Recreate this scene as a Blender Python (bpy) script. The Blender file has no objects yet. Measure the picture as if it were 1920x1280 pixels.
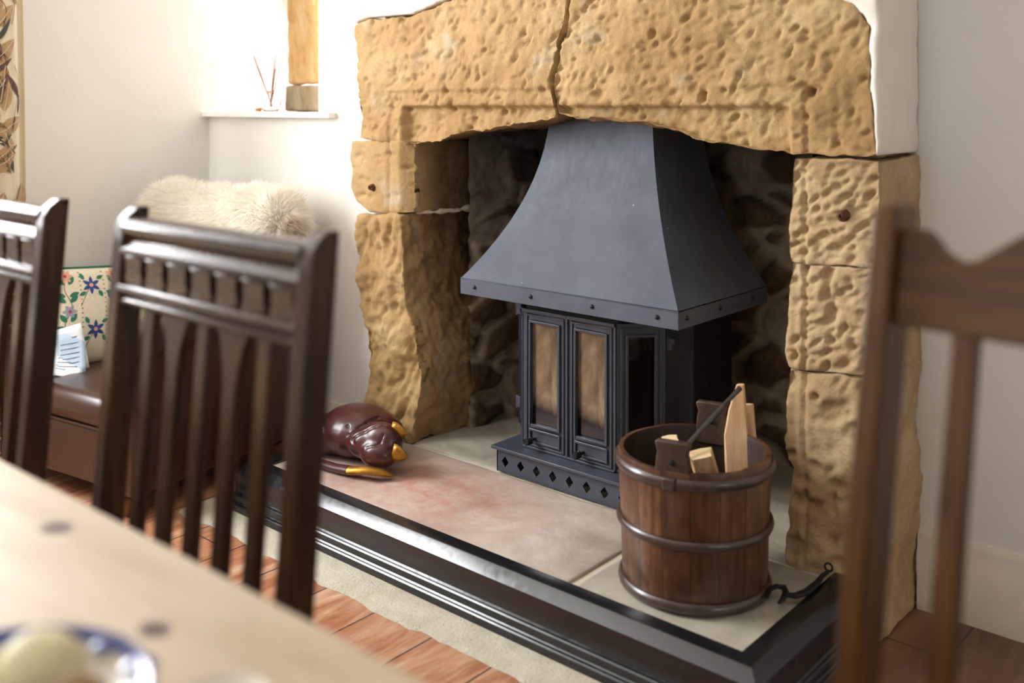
import bpy, bmesh, math, random
import numpy as np
from mathutils import Vector, Matrix, noise
from math import sin, cos, pi, radians, sqrt, atan2, tan

S = bpy.context.scene
COL = S.collection
random.seed(7)

# ------------------------------------------------------------------ camera
YAW = radians(41.07)
FPX = 1867.0
HC = 1.2
HORIZON = 200.0
cam_d = bpy.data.cameras.new('camera')
cam_d.lens = 35.0
cam_d.sensor_width = 36.0
cam_d.shift_y = -(640.0 - HORIZON) / 1920.0
cam_d.clip_start = 0.05
cam_d.dof.use_dof = True
cam_d.dof.focus_distance = 2.75
cam_d.dof.aperture_fstop = 1.9
cam = bpy.data.objects.new('camera', cam_d)
cam.location = (0, 0, HC)
cam.rotation_euler = (pi / 2, 0, YAW)
COL.objects.link(cam)
S.camera = cam

# ------------------------------------------------------------------ world, lights, exposure
S.view_settings.view_transform = 'Standard'
S.view_settings.look = 'None'
S.view_settings.gamma = 1
S.view_settings.exposure = 0.34
S.view_settings.use_curve_mapping = False
w = bpy.data.worlds.new('sky'); S.world = w; w.use_nodes = True
bgn = w.node_tree.nodes['Background']
bgn.inputs[0].default_value = (0.93, 0.96, 1.0, 1)
bgn.inputs[1].default_value = 2.2

def area(name, loc, target, sx, sy, power, color=(1, 1, 1)):
    l = bpy.data.lights.new(name, 'AREA'); l.shape = 'RECTANGLE'
    l.size = sx; l.size_y = sy; l.energy = power; l.color = color
    o = bpy.data.objects.new(name, l); o.location = loc
    d = Vector(target) - Vector(loc)
    o.rotation_euler = d.to_track_quat('-Z', 'Y').to_euler()
    COL.objects.link(o); return o
# daylight through the left window, the window behind the camera, the one on the right, the small one over the sill
area('window_daylight', (-3.50, 0.62, 1.60), (-1.5, 0.72, 1.35), 1.22, 1.2, 84, (0.955, 0.975, 1.0))
area('window_daylight', (-1.2, -2.9, 1.6), (-1.0, 2.0, 1.0), 1.9, 1.2, 17, (0.90, 0.95, 1.0))
area('window_daylight', (-3.25, 2.62, 1.62), (-3.1, 1.0, 0.9), 0.55, 0.75, 6, (0.98, 0.98, 1.0))
area('window_daylight', (2.35, 0.5, 1.5), (-0.6, 1.8, 0.8), 1.2, 1.1, 3.5, (0.95, 0.97, 1.0))

# ------------------------------------------------------------------ helpers
CY, SY = cos(YAW), sin(YAW)
def at(px, py, Y=None, Z=None, X=None):
    t = (px - 960) / FPX
    k = (HORIZON - py) / FPX
    dx, dy = t * CY - SY, t * SY + CY
    if Y is not None: s = Y / dy
    elif Z is not None: s = (Z - HC) / k
    else: s = X / dx
    return Vector((dx * s, dy * s, HC + k * s))

def link(o, parent=None):
    COL.objects.link(o)
    if parent is not None: o.parent = parent
    return o

def smooth(me, ang=40):
    for p in me.polygons: p.use_smooth = True
    try: me.set_sharp_from_angle(angle=radians(ang))
    except Exception: pass

def empty(name, loc=(0, 0, 0), rz=0, label=None, cat=None, group=None):
    o = bpy.data.objects.new(name, None); o.location = loc; o.rotation_euler = (0, 0, rz)
    o.empty_display_size = 0.05
    COL.objects.link(o); tag(o, label, cat, group); return o

def tag(o, label=None, cat=None, group=None, kind=None):
    if label: o['label'] = label
    if cat: o['category'] = cat
    if group: o['group'] = group
    if kind: o['kind'] = kind
    return o

class MB:
    def __init__(s): s.v = []; s.f = []; s.m = []; s.cur = 0
    def add(s, vs, fs):
        b = len(s.v); s.v += [tuple(v) for v in vs]
        s.f += [tuple(b + i for i in f) for f in fs]; s.m += [s.cur] * len(fs); return s
    def box(s, a, b):
        x0, y0, z0 = a; x1, y1, z1 = b
        x0, x1 = min(x0, x1), max(x0, x1); y0, y1 = min(y0, y1), max(y0, y1); z0, z1 = min(z0, z1), max(z0, z1)
        return s.add([(x0,y0,z0),(x1,y0,z0),(x1,y1,z0),(x0,y1,z0),(x0,y0,z1),(x1,y0,z1),(x1,y1,z1),(x0,y1,z1)],
                     [(3,2,1,0),(4,5,6,7),(0,1,5,4),(1,2,6,5),(2,3,7,6),(3,0,4,7)])
    def hexa(s, p):
        return s.add(p, [(3,2,1,0),(4,5,6,7),(0,1,5,4),(1,2,6,5),(2,3,7,6),(3,0,4,7)])
    def prism(s, pts, y0, y1):            # outline in x,z extruded along y
        n = len(pts)
        vs = [(p[0], y0, p[1]) for p in pts] + [(p[0], y1, p[1]) for p in pts]
        fs = [tuple(range(n)), tuple(range(2*n-1, n-1, -1))]
        fs += [(i+n, (i+1)%n+n, (i+1)%n, i) for i in range(n)]
        return s.add(vs, fs)
    def prismz(s, pts, z0, z1):
        n = len(pts)
        vs = [(p[0], p[1], z0) for p in pts] + [(p[0], p[1], z1) for p in pts]
        fs = [tuple(range(n-1, -1, -1)), tuple(range(n, 2*n))]
        fs += [(i, (i+1)%n, (i+1)%n+n, i+n) for i in range(n)]
        return s.add(vs, fs)
    def lathe(s, prof, c=(0,0,0), n=32, axis='z', closed=True):
        vs = []; fs = []
        for i in range(n):
            a = 2*pi*i/n
            for r, h in prof:
                if axis == 'z': vs.append((c[0]+r*cos(a), c[1]+r*sin(a), c[2]+h))
                elif axis == 'y': vs.append((c[0]+r*cos(a), c[1]+h, c[2]-r*sin(a)))
                else: vs.append((c[0]+h, c[1]+r*cos(a), c[2]+r*sin(a)))
        k = len(prof)
        for i in range(n):
            j = (i+1) % n
            for q in range(k-1):
                fs.append((i*k+q, j*k+q, j*k+q+1, i*k+q+1))
        return s.add(vs, fs)
    def tube(s, pts, r, n=8, flat=1.0, caps=True):
        pts = [Vector(p) for p in pts]; m = len(pts)
        rs = r if isinstance(r, (list, tuple)) else [r]*m
        vs = []; fs = []; up = None
        for i, p in enumerate(pts):
            t = (pts[min(i+1, m-1)] - pts[max(i-1, 0)]).normalized()
            if up is None:
                up = Vector((0,0,1)) if abs(t.z) < .9 else Vector((1,0,0))
            a = t.cross(up).normalized(); b = a.cross(t).normalized(); up = b
            for k in range(n):
                q = 2*pi*k/n
                vs.append(p + a*cos(q)*rs[i] + b*sin(q)*rs[i]*flat)
        for i in range(m-1):
            for k in range(n):
                fs.append((i*n+k, i*n+(k+1)%n, (i+1)*n+(k+1)%n, (i+1)*n+k))
        if caps: fs += [tuple(range(n-1, -1, -1)), tuple(range((m-1)*n, m*n))]
        return s.add(vs, fs)
    def ball(s, c, r, n=12, m=8, sc=(1,1,1), rot=None):
        vs = []; fs = []
        for j in range(m+1):
            ph = pi*j/m
            for i in range(n):
                a = 2*pi*i/n
                v = Vector((sin(ph)*cos(a)*r*sc[0], sin(ph)*sin(a)*r*sc[1], cos(ph)*r*sc[2]))
                if rot is not None: v = rot @ v
                vs.append(v + Vector(c))
        for j in range(m):
            for i in range(n):
                fs.append((j*n+i, (j+1)*n+i, (j+1)*n+(i+1)%n, j*n+(i+1)%n))
        return s.add(vs, fs)
    def build(s, name, mats, parent=None, bevel=0, seg=2, ang=40, weld=True):
        me = bpy.data.meshes.new(name); me.from_pydata(s.v, [], s.f)
        if not isinstance(mats, (list, tuple)): mats = [mats]
        for q in mats: me.materials.append(q)
        for p, mi in zip(me.polygons, s.m): p.material_index = mi
        if weld:
            b = bmesh.new(); b.from_mesh(me)
            bmesh.ops.remove_doubles(b, verts=b.verts, dist=1e-5)
            bmesh.ops.recalc_face_normals(b, faces=b.faces)
            b.to_mesh(me); b.free()
        smooth(me, ang)
        o = bpy.data.objects.new(name, me); link(o, parent)
        if bevel:
            md = o.modifiers.new('bevel', 'BEVEL'); md.width = bevel; md.segments = seg; md.limit_method = 'ANGLE'
            md.angle_limit = radians(35); md.harden_normals = False
        return o

def remeshed(mb, voxel):
    """voxel-remeshed copy of a builder's mesh, as verts array and faces"""
    me = bpy.data.meshes.new('t'); me.from_pydata(mb.v, [], mb.f)
    b = bmesh.new(); b.from_mesh(me)
    bmesh.ops.recalc_face_normals(b, faces=b.faces); b.to_mesh(me); b.free()
    o = bpy.data.objects.new('t', me); COL.objects.link(o)
    md = o.modifiers.new('r', 'REMESH'); md.mode = 'VOXEL'; md.voxel_size = voxel
    dg = bpy.context.evaluated_depsgraph_get(); dg.update()
    e = bpy.data.meshes.new_from_object(o.evaluated_get(dg))
    bpy.data.objects.remove(o); bpy.data.meshes.remove(me)
    return e

def arr(me):
    n = len(me.vertices); a = np.empty(n*3); me.vertices.foreach_get('co', a)
    b = np.empty(n*3); me.vertex_normals.foreach_get('vector', b)
    return a.reshape(-1, 3), b.reshape(-1, 3)
def nz(P, sc, octv=3, off=0):
    o = Vector((off, off*.7, off*1.3))
    return np.array([noise.fractal(Vector(p)*sc + o, 1.0, 2.0, octv) for p in P])
def put(me, co, name, mats, parent=None):
    me.vertices.foreach_set('co', co.reshape(-1)); me.update()
    me.materials.clear()
    for q in (mats if isinstance(mats, (list, tuple)) else [mats]): me.materials.append(q)
    for p in me.polygons: p.use_smooth = True
    me.name = name
    o = bpy.data.objects.new(name, me); link(o, parent); return o

# ------------------------------------------------------------------ materials
def mk(name):
    m = bpy.data.materials.new(name); m.use_nodes = True
    nt = m.node_tree; return m, nt, nt.nodes['Principled BSDF']
def rgb(h):
    h = h.lstrip('#'); c = [int(h[i:i+2], 16)/255 for i in (0, 2, 4)]
    return tuple((x/12.92 if x <= .04045 else ((x+.055)/1.055)**2.4) for x in c) + (1,)
def noise_n(nt, sc, det=5, rough=.6, vec=None, dist=0):
    n = nt.nodes.new('ShaderNodeTexNoise'); n.inputs['Scale'].default_value = sc
    n.inputs['Detail'].default_value = det; n.inputs['Roughness'].default_value = rough
    n.inputs['Distortion'].default_value = dist
    if vec is not None: nt.links.new(vec, n.inputs['Vector'])
    return n.outputs['Fac']
def coords(nt, scale=(1, 1, 1), rot=(0, 0, 0), kind='Object'):
    t = nt.nodes.new('ShaderNodeTexCoord'); mp = nt.nodes.new('ShaderNodeMapping')
    mp.inputs['Scale'].default_value = scale; mp.inputs['Rotation'].default_value = rot
    nt.links.new(t.outputs[kind], mp.inputs['Vector']); return mp.outputs['Vector']
def ramp(nt, fac, stops):
    r = nt.nodes.new('ShaderNodeValToRGB'); e = r.color_ramp.elements
    while len(e) < len(stops): e.new(.5)
    for el, (p, c) in zip(e, stops):
        el.position = p; el.color = c if len(c) == 4 else (*c, 1)
    nt.links.new(fac, r.inputs['Fac']); return r.outputs['Color']
def mix(nt, fac, a, b, mode='MIX'):
    n = nt.nodes.new('ShaderNodeMix'); n.data_type = 'RGBA'; n.blend_type = mode
    for inp, v in ((n.inputs[0], fac), (n.inputs[6], a), (n.inputs[7], b)):
        if isinstance(v, (int, float)): inp.default_value = v
        elif isinstance(v, tuple): inp.default_value = v
        else: nt.links.new(v, inp)
    return n.outputs[2]
def math_n(nt, op, a, b=None, clamp=False):
    n = nt.nodes.new('ShaderNodeMath'); n.operation = op; n.use_clamp = clamp
    for i, v in enumerate((a, b)):
        if v is None: continue
        if isinstance(v, (int, float)): n.inputs[i].default_value = v
        else: nt.links.new(v, n.inputs[i])
    return n.outputs[0]
def bump(nt, h, strength, dist, bsdf, prev=None):
    b = nt.nodes.new('ShaderNodeBump'); b.inputs['Strength'].default_value = strength
    b.inputs['Distance'].default_value = dist; nt.links.new(h, b.inputs['Height'])
    if prev is not None: nt.links.new(prev, b.inputs['Normal'])
    nt.links.new(b.outputs[0], bsdf.inputs['Normal']); return b.outputs[0]
def plain(name, col, rough=.5, metal=0, spec=.5, nscale=30, var=.12, bstr=.1, bdist=.002, coat=0, stretch=(1,1,1), sheen=0):
    m, nt, b = mk(name)
    c = rgb(col) if isinstance(col, str) else col
    v = coords(nt, stretch)
    n = noise_n(nt, nscale, 4, .6, v)
    lo = tuple(x*(1-var) for x in c[:3]) + (1,); hi = tuple(min(1, x*(1+var)) for x in c[:3]) + (1,)
    nt.links.new(ramp(nt, n, [(.3, lo), (.7, hi)]), b.inputs['Base Color'])
    b.inputs['Roughness'].default_value = rough; b.inputs['Metallic'].default_value = metal
    b.inputs['Specular IOR Level'].default_value = spec
    b.inputs['Coat Weight'].default_value = coat; b.inputs['Coat Roughness'].default_value = .15
    if sheen: b.inputs['Sheen Weight'].default_value = sheen
    if bstr: bump(nt, n, bstr, bdist, b)
    return m
def wood(name, dark, mid, light, stretch=(12, 12, 1), rough=.4, coat=0.0, scale=3, bstr=.15, spec=.5, wear=None):
    m, nt, b = mk(name)
    v = coords(nt, stretch)
    n1 = noise_n(nt, scale, 6, .65, v, .4)
    n2 = noise_n(nt, scale*6, 4, .7, v)
    c = ramp(nt, n1, [(.25, rgb(dark)), (.5, rgb(mid)), (.75, rgb(light))])
    c = mix(nt, math_n(nt, 'MULTIPLY', n2, .35), c, rgb(dark))
    if wear:
        n3 = noise_n(nt, 5, 5, .6, coords(nt))
        c = mix(nt, ramp(nt, n3, [(.45, (0,0,0,1)), (.7, (1,1,1,1))]), c, rgb(wear))
    nt.links.new(c, b.inputs['Base Color'])
    r = ramp(nt, n2, [(.2, (rough-.08,)*3 + (1,)), (.8, (rough+.1,)*3 + (1,))])
    nt.links.new(r, b.inputs['Roughness'])
    b.inputs['Coat Weight'].default_value = coat; b.inputs['Coat Roughness'].default_value = .2
    b.inputs['Specular IOR Level'].default_value = spec
    bump(nt, n2, bstr, .002, b)
    return m

def stone_mat(name, pale=False, soot_shade=False):
    m, nt, b = mk(name)
    v = coords(nt)
    n1 = noise_n(nt, 3.2, 6, .6, v, .6); n2 = noise_n(nt, 14, 6, .7, v, .3); n3 = noise_n(nt, 160, 4, .7, v)
    n4 = noise_n(nt, 5.5, 5, .6, coords(nt, (1, 1, 1), (.3, .8, .2)), .5)
    if pale: a = [(.28, rgb('#9c825e')), (.45, rgb('#b89e78')), (.6, rgb('#c8b08a')), (.78, rgb('#c3b092'))]
    else: a = [(.25, rgb('#866945')), (.42, rgb('#ad8d60')), (.58, rgb('#c0a274')), (.78, rgb('#c9b28c'))]
    c = ramp(nt, n1, a)
    c = mix(nt, ramp(nt, n2, [(.35, (0,0,0,1)), (.75, (.55,.55,.55,1))]), c, rgb('#a98658'))
    c = mix(nt, ramp(nt, n4, [(.58, (0,0,0,1)), (.72, (.6,.6,.6,1))]), c, rgb('#c3b9a4'))
    c = mix(nt, ramp(nt, n3, [(.3, (.28,.28,.28,1)), (.5, (0,0,0,1))]), c, rgb('#8a6840'))
    if soot_shade:                               # smoke stain, plus the shade of the lower reveal painted into the colour
        sp = nt.nodes.new('ShaderNodeSeparateXYZ'); nt.links.new(coords(nt), sp.inputs[0])
        f = math_n(nt, 'MULTIPLY', math_n(nt, 'SUBTRACT', sp.outputs[1], 2.235), 9.0, True)
        f = math_n(nt, 'MULTIPLY', f, math_n(nt, 'ADD', n2, .25), True)
        z = math_n(nt, 'MULTIPLY', math_n(nt, 'SUBTRACT', sp.outputs[2], .55), 3.0, True)
        f = math_n(nt, 'MULTIPLY', f, math_n(nt, 'ADD', math_n(nt, 'MULTIPLY', z, .6), .6), True)
        c = mix(nt, f, c, rgb('#54402a'))
    nt.links.new(c, b.inputs['Base Color'])
    b.inputs['Roughness'].default_value = .88; b.inputs['Specular IOR Level'].default_value = .25
    p = bump(nt, n2, .5, .014, b); bump(nt, n3, .55, .003, b, p)
    return m
M = {}
M['stone'] = stone_mat('honey_sandstone', soot_shade=True)
M['stone_pale'] = stone_mat('pale_sandstone', pale=True)
def rubble_mat():
    m, nt, b = mk('sooty_rubble')
    at_ = nt.nodes.new('ShaderNodeAttribute'); at_.attribute_name = 'mortar'
    v = coords(nt); n1 = noise_n(nt, 9, 6, .7, v); n3 = noise_n(nt, 90, 4, .7, v)
    st = ramp(nt, n1, [(.3, rgb('#2c2018')), (.55, rgb('#55402a')), (.75, rgb('#7a5c38'))])
    mo = ramp(nt, n1, [(.3, rgb('#7d705c')), (.7, rgb('#a99b84'))])
    sp = nt.nodes.new('ShaderNodeSeparateXYZ'); nt.links.new(v, sp.inputs[0])
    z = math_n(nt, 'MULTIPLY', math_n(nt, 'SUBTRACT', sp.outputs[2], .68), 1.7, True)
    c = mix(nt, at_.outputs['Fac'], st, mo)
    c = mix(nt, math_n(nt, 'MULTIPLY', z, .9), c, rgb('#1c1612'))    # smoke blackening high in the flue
    nt.links.new(c, b.inputs['Base Color']); b.inputs['Roughness'].default_value = .95
    p = bump(nt, n1, .4, .01, b); bump(nt, n3, .5, .003, b, p); return m
M['rubble'] = rubble_mat()
def plaster_mat(name, col, bs=.25):
    m, nt, b = mk(name); v = coords(nt)
    n1 = noise_n(nt, 2.5, 4, .5, v); n2 = noise_n(nt, 45, 5, .6, v); n3 = noise_n(nt, 9, 4, .6, v)
    c = rgb(col); lo = tuple(x*.95 for x in c[:3]) + (1,)
    nt.links.new(ramp(nt, n1, [(.3, lo), (.7, c)]), b.inputs['Base Color'])
    b.inputs['Roughness'].default_value = .85; b.inputs['Specular IOR Level'].default_value = .2
    p = bump(nt, n3, .18, .012, b); bump(nt, n2, bs, .002, b, p); return m
M['plaster'] = plaster_mat('cream_plaster', '#ebe7df')
M['plaster_rough'] = plaster_mat('rough_plaster', '#efe8de', .8)
M['skirting'] = plain('cream_gloss_paint', '#e0d5c3', .4, nscale=20, var=.04, bstr=.05)
M['sill'] = plain('white_sill_paint', '#f4f2ee', .4, nscale=20, var=.03, bstr=.05)
M['ceiling'] = plain('ceiling_paint', '#f2efe8', .9, var=.02, bstr=.05)
def floor_mat():
    m, nt, b = mk('stained_pine_boards'); v = coords(nt)
    sp = nt.nodes.new('ShaderNodeSeparateXYZ'); nt.links.new(v, sp.inputs[0])
    u = math_n(nt, 'DIVIDE', math_n(nt, 'ADD', sp.outputs[0], 10.0 - .012), .182)
    fl = math_n(nt, 'FLOOR', u); fr = math_n(nt, 'FRACT', u)
    wn = nt.nodes.new('ShaderNodeTexWhiteNoise'); wn.noise_dimensions = '1D'; nt.links.new(fl, wn.inputs['W'])
    cmb = nt.nodes.new('ShaderNodeCombineXYZ')
    nt.links.new(math_n(nt, 'MULTIPLY', sp.outputs[0], 9), cmb.inputs[0])
    nt.links.new(math_n(nt, 'ADD', math_n(nt, 'MULTIPLY', sp.outputs[1], 1.2), math_n(nt, 'MULTIPLY', wn.outputs[0], 37)), cmb.inputs[1])
    g1 = noise_n(nt, 2.0, 6, .65, cmb.outputs[0], 1.2); g2 = noise_n(nt, 16, 4, .7, cmb.outputs[0])
    c = ramp(nt, g1, [(.25, rgb('#7a442c')), (.42, rgb('#a66e4c')), (.58, rgb('#c49a78')), (.75, rgb('#dcc0a6'))])
    c = mix(nt, math_n(nt, 'MULTIPLY', wn.outputs[0], .25), c, rgb('#9a5c3c'))
    c = mix(nt, math_n(nt, 'MULTIPLY', g2, .5), c, rgb('#7c4630'))
    # darker tone on the boards of the alcove, right of the hearth
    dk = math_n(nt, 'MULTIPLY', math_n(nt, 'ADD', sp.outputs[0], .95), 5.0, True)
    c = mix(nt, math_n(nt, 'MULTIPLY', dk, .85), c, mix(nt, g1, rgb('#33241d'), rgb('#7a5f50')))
    gap = math_n(nt, 'LESS_THAN', math_n(nt, 'ABSOLUTE', math_n(nt, 'SUBTRACT', fr, .5)), .488)
    jy = math_n(nt, 'FRACT', math_n(nt, 'ADD', math_n(nt, 'DIVIDE', sp.outputs[1], 1.9), wn.outputs[0]))
    jn = math_n(nt, 'GREATER_THAN', jy, .0018)
    gg = math_n(nt, 'MULTIPLY', gap, jn)
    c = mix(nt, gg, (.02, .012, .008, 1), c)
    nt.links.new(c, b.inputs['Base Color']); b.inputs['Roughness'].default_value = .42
    hh = math_n(nt, 'ADD', math_n(nt, 'MULTIPLY', g2, .15), gg)
    bump(nt, hh, .5, .004, b); return m
M['floor'] = floor_mat()
def screed_mat():
    m, nt, b = mk('cream_mortar_screed'); v = coords(nt)
    n1 = noise_n(nt, 12, 5, .6, v); n2 = noise_n(nt, 130, 4, .8, v)
    c = ramp(nt, n1, [(.3, rgb('#c4baa2')), (.7, rgb('#dcd5c4'))])
    c = mix(nt, ramp(nt, n2, [(.33, (.8,.8,.8,1)), (.40, (0,0,0,1))]), c, rgb('#8d7c5c'))
    nt.links.new(c, b.inputs['Base Color']); b.inputs['Roughness'].default_value = .95
    p = bump(nt, n1, .6, .015, b); bump(nt, n2, 1.0, .008, b, p); return m
M['screed'] = screed_mat()
def flag_mat(name, cols, red=False):
    m, nt, b = mk(name); v = coords(nt)
    n1 = noise_n(nt, 3.5, 6, .6, v, .8); n2 = noise_n(nt, 18, 5, .7, v); n3 = noise_n(nt, 110, 3, .7, v)
    c = ramp(nt, n1, [(.3, rgb(cols[0])), (.5, rgb(cols[1])), (.72, rgb(cols[2]))])
    c = mix(nt, ramp(nt, n2, [(.4, (0,0,0,1)), (.8, (.5,.5,.5,1))]), c, rgb(cols[0]))
    if red:                                # iron-red stain in the bedding of the slab
        mp = nt.nodes.new('ShaderNodeMapping'); nt.links.new(v, mp.inputs['Vector'])
        mp.inputs['Location'].default_value = (2.04*1.9, -1.95*3.6, 0); mp.inputs['Scale'].default_value = (1.9, 3.6, 0.01)
        g = nt.nodes.new('ShaderNodeTexGradient'); g.gradient_type = 'SPHERICAL'; nt.links.new(mp.outputs[0], g.inputs[0])
        f = math_n(nt, 'MULTIPLY', math_n(nt, 'MULTIPLY', g.outputs['Fac'], 2.0), math_n(nt, 'SUBTRACT', n2, .22), True)
        c = mix(nt, f, c, rgb('#bd6f5c'))
    nt.links.new(c, b.inputs['Base Color']); b.inputs['Roughness'].default_value = .62
    p = bump(nt, n1, .3, .02, b); p = bump(nt, n2, .3, .005, b, p); bump(nt, n3, .25, .001, b, p); return m
M['flag_red'] = flag_mat('pinkish_flagstone', ('#9c8c80', '#bcaea2', '#d0c6bb'), True)
M['flag_grey'] = flag_mat('grey_flagstone', ('#8f8a7c', '#b3ab9c', '#cbc4b6'))
M['mortar'] = plaster_mat('hearth_mortar', '#cbc2ae', .8)
def paint_black(name, col, rough, chips=False, spec=.5, coat=0):
    m, nt, b = mk(name); v = coords(nt); c = rgb(col)
    n1 = noise_n(nt, 6, 5, .6, v); n2 = noise_n(nt, 60, 4, .7, coords(nt, (1, 1, .35))); n3 = noise_n(nt, 38, 2, .5, v)
    k = ramp(nt, n1, [(.3, tuple(x*.8 for x in c[:3])+(1,)), (.7, tuple(x*1.2 for x in c[:3])+(1,))])
    if chips: k = mix(nt, ramp(nt, n3, [(.775, (0,0,0,1)), (.785, (.8,.8,.8,1))]), k, rgb('#d8d6d0'))
    nt.links.new(k, b.inputs['Base Color'])
    nt.links.new(ramp(nt, n2, [(.3, (rough-.06,)*3+(1,)), (.7, (rough+.08,)*3+(1,))]), b.inputs['Roughness'])
    b.inputs['Specular IOR Level'].default_value = spec; b.inputs['Coat Weight'].default_value = coat
    bump(nt, n1, .12, .004, b); return m
M['fender'] = paint_black('black_gloss_paint', '#16181d', .2, False, .7)
M['hood'] = paint_black('blued_black_steel', '#565b66', .54, True, .3)
M['iron'] = paint_black('grey_black_cast_iron', '#434752', .38, False, .5)
M['iron_dark'] = paint_black('matt_black_iron', '#121214', .55, False, .4)
M['dull_iron'] = plain('dull_worn_iron', '#4a4340', .45, .6, nscale=60, var=.3, bstr=.3)
M['rust'] = plain('rusty_iron', '#5e3a28', .8, .2, nscale=80, var=.4, bstr=.6)
M['knob'] = plain('dark_turned_knob', '#2a2b2e', .3, .5, bstr=0)
def glass_stain_reflection():
    m, nt, b = mk('smoke_stain_reflection_glass'); v = coords(nt)
    n1 = noise_n(nt, 9, 5, .6, coords(nt, (1.6, 1, .6)), .6)
    sp = nt.nodes.new('ShaderNodeSeparateXYZ'); nt.links.new(v, sp.inputs[0])
    z = math_n(nt, 'MULTIPLY', math_n(nt, 'SUBTRACT', math_n(nt, 'ADD', sp.outputs[2], math_n(nt, 'MULTIPLY', n1, .05)), .14), 22, True)
    c = ramp(nt, n1, [(.3, rgb('#463a2e')), (.5, rgb('#7d6b54')), (.72, rgb('#a08c70'))])  # smoke stain with tan reflections painted into the pane colour
    c = mix(nt, z, rgb('#211719'), c)
    nt.links.new(c, b.inputs['Base Color']); b.inputs['Roughness'].default_value = .12
    b.inputs['Specular IOR Level'].default_value = .7; return m
M['stove_glass'] = glass_stain_reflection()
M['stove_glass_dark'] = paint_black('shaded_glass', '#120e0b', .1, False, .9)  # canted side glass, darker for its facing: shade put into the colour
M['bucket'] = None
def bucket_mat():
    m, nt, b = mk('old_oak_staves')
    sp = nt.nodes.new('ShaderNodeSeparateXYZ'); nt.links.new(coords(nt), sp.inputs[0])
    ang = math_n(nt, 'ARCTAN2', sp.outputs[1], sp.outputs[0])
    u = math_n(nt, 'MULTIPLY', math_n(nt, 'ADD', ang, 3.3), 17/(2*pi))
    fl = math_n(nt, 'FLOOR', u); fr = math_n(nt, 'FRACT', u)
    wn = nt.nodes.new('ShaderNodeTexWhiteNoise'); wn.noise_dimensions = '1D'; nt.links.new(fl, wn.inputs['W'])
    n1 = noise_n(nt, 3, 6, .65, coords(nt, (9, 9, 1.6)), .7); n2 = noise_n(nt, 7, 5, .6, coords(nt))
    n3 = noise_n(nt, 60, 4, .7, coords(nt, (3, 3, .4)))
    c = ramp(nt, n1, [(.28, rgb('#2e1c12')), (.5, rgb('#6a4630')), (.72, rgb('#946a48'))])
    c = mix(nt, math_n(nt, 'MULTIPLY', wn.outputs[0], .5), c, rgb('#4d2c1b'))
    c = mix(nt, ramp(nt, n2, [(.45, (0,0,0,1)), (.7, (.75,.75,.75,1))]), c, rgb('#2b1912'))
    g = math_n(nt, 'LESS_THAN', math_n(nt, 'ABSOLUTE', math_n(nt, 'SUBTRACT', fr, .5)), .485)
    c = mix(nt, g, (.012, .008, .006, 1), c)
    nt.links.new(c, b.inputs['Base Color']); b.inputs['Roughness'].default_value = .33
    b.inputs['Coat Weight'].default_value = .25; b.inputs['Coat Roughness'].default_value = .25
    hh = math_n(nt, 'ADD', math_n(nt, 'MULTIPLY', n3, .2), g); bump(nt, hh, .35, .003, b); return m
M['bucket'] = bucket_mat()
M['hoop'] = plain('dark_bent_hoop', '#43332c', .34, 0, .6, nscale=40, var=.4, bstr=.35, coat=.3)
M['lug'] = wood('worn_lug_wood', '#1f1510', '#463428', '#6a5442', (6, 6, 2), .5)
M['log'] = wood('split_pale_firewood', '#c08a58', '#e0b68a', '#f0d3ae', (14, 14, 1.2), .7, scale=3, bstr=.4)
M['log_end'] = wood('sawn_log_end', '#c9a06c', '#e8cfa4', '#f3e0bd', (5, 5, 5), .75)
M['bark'] = plain('firewood_bark', '#6b4226', .9, nscale=40, var=.4, bstr=.8)
M['chair'] = wood('dark_stained_oak', '#1e110a', '#3b2314', '#60401f', (14, 14, 1.4), .3, .0, 3, .12, .4)
M['chair_rail'] = wood('dark_stained_oak_rail', '#1e110a', '#3b2314', '#5c3d22', (1.4, 14, 14), .26, .1, 3, .12, .5)
M['oak'] = wood('mid_brown_oak', '#2e1a08', '#573610', '#754c1c', (14, 14, 1.4), .38, 0, 3, .12, .35)
M['oak_rail'] = wood('mid_brown_oak_rail', '#2e1a08', '#4f320d', '#6c4616', (1.4, 14, 14), .38, 0, 3, .12, .35)
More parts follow.
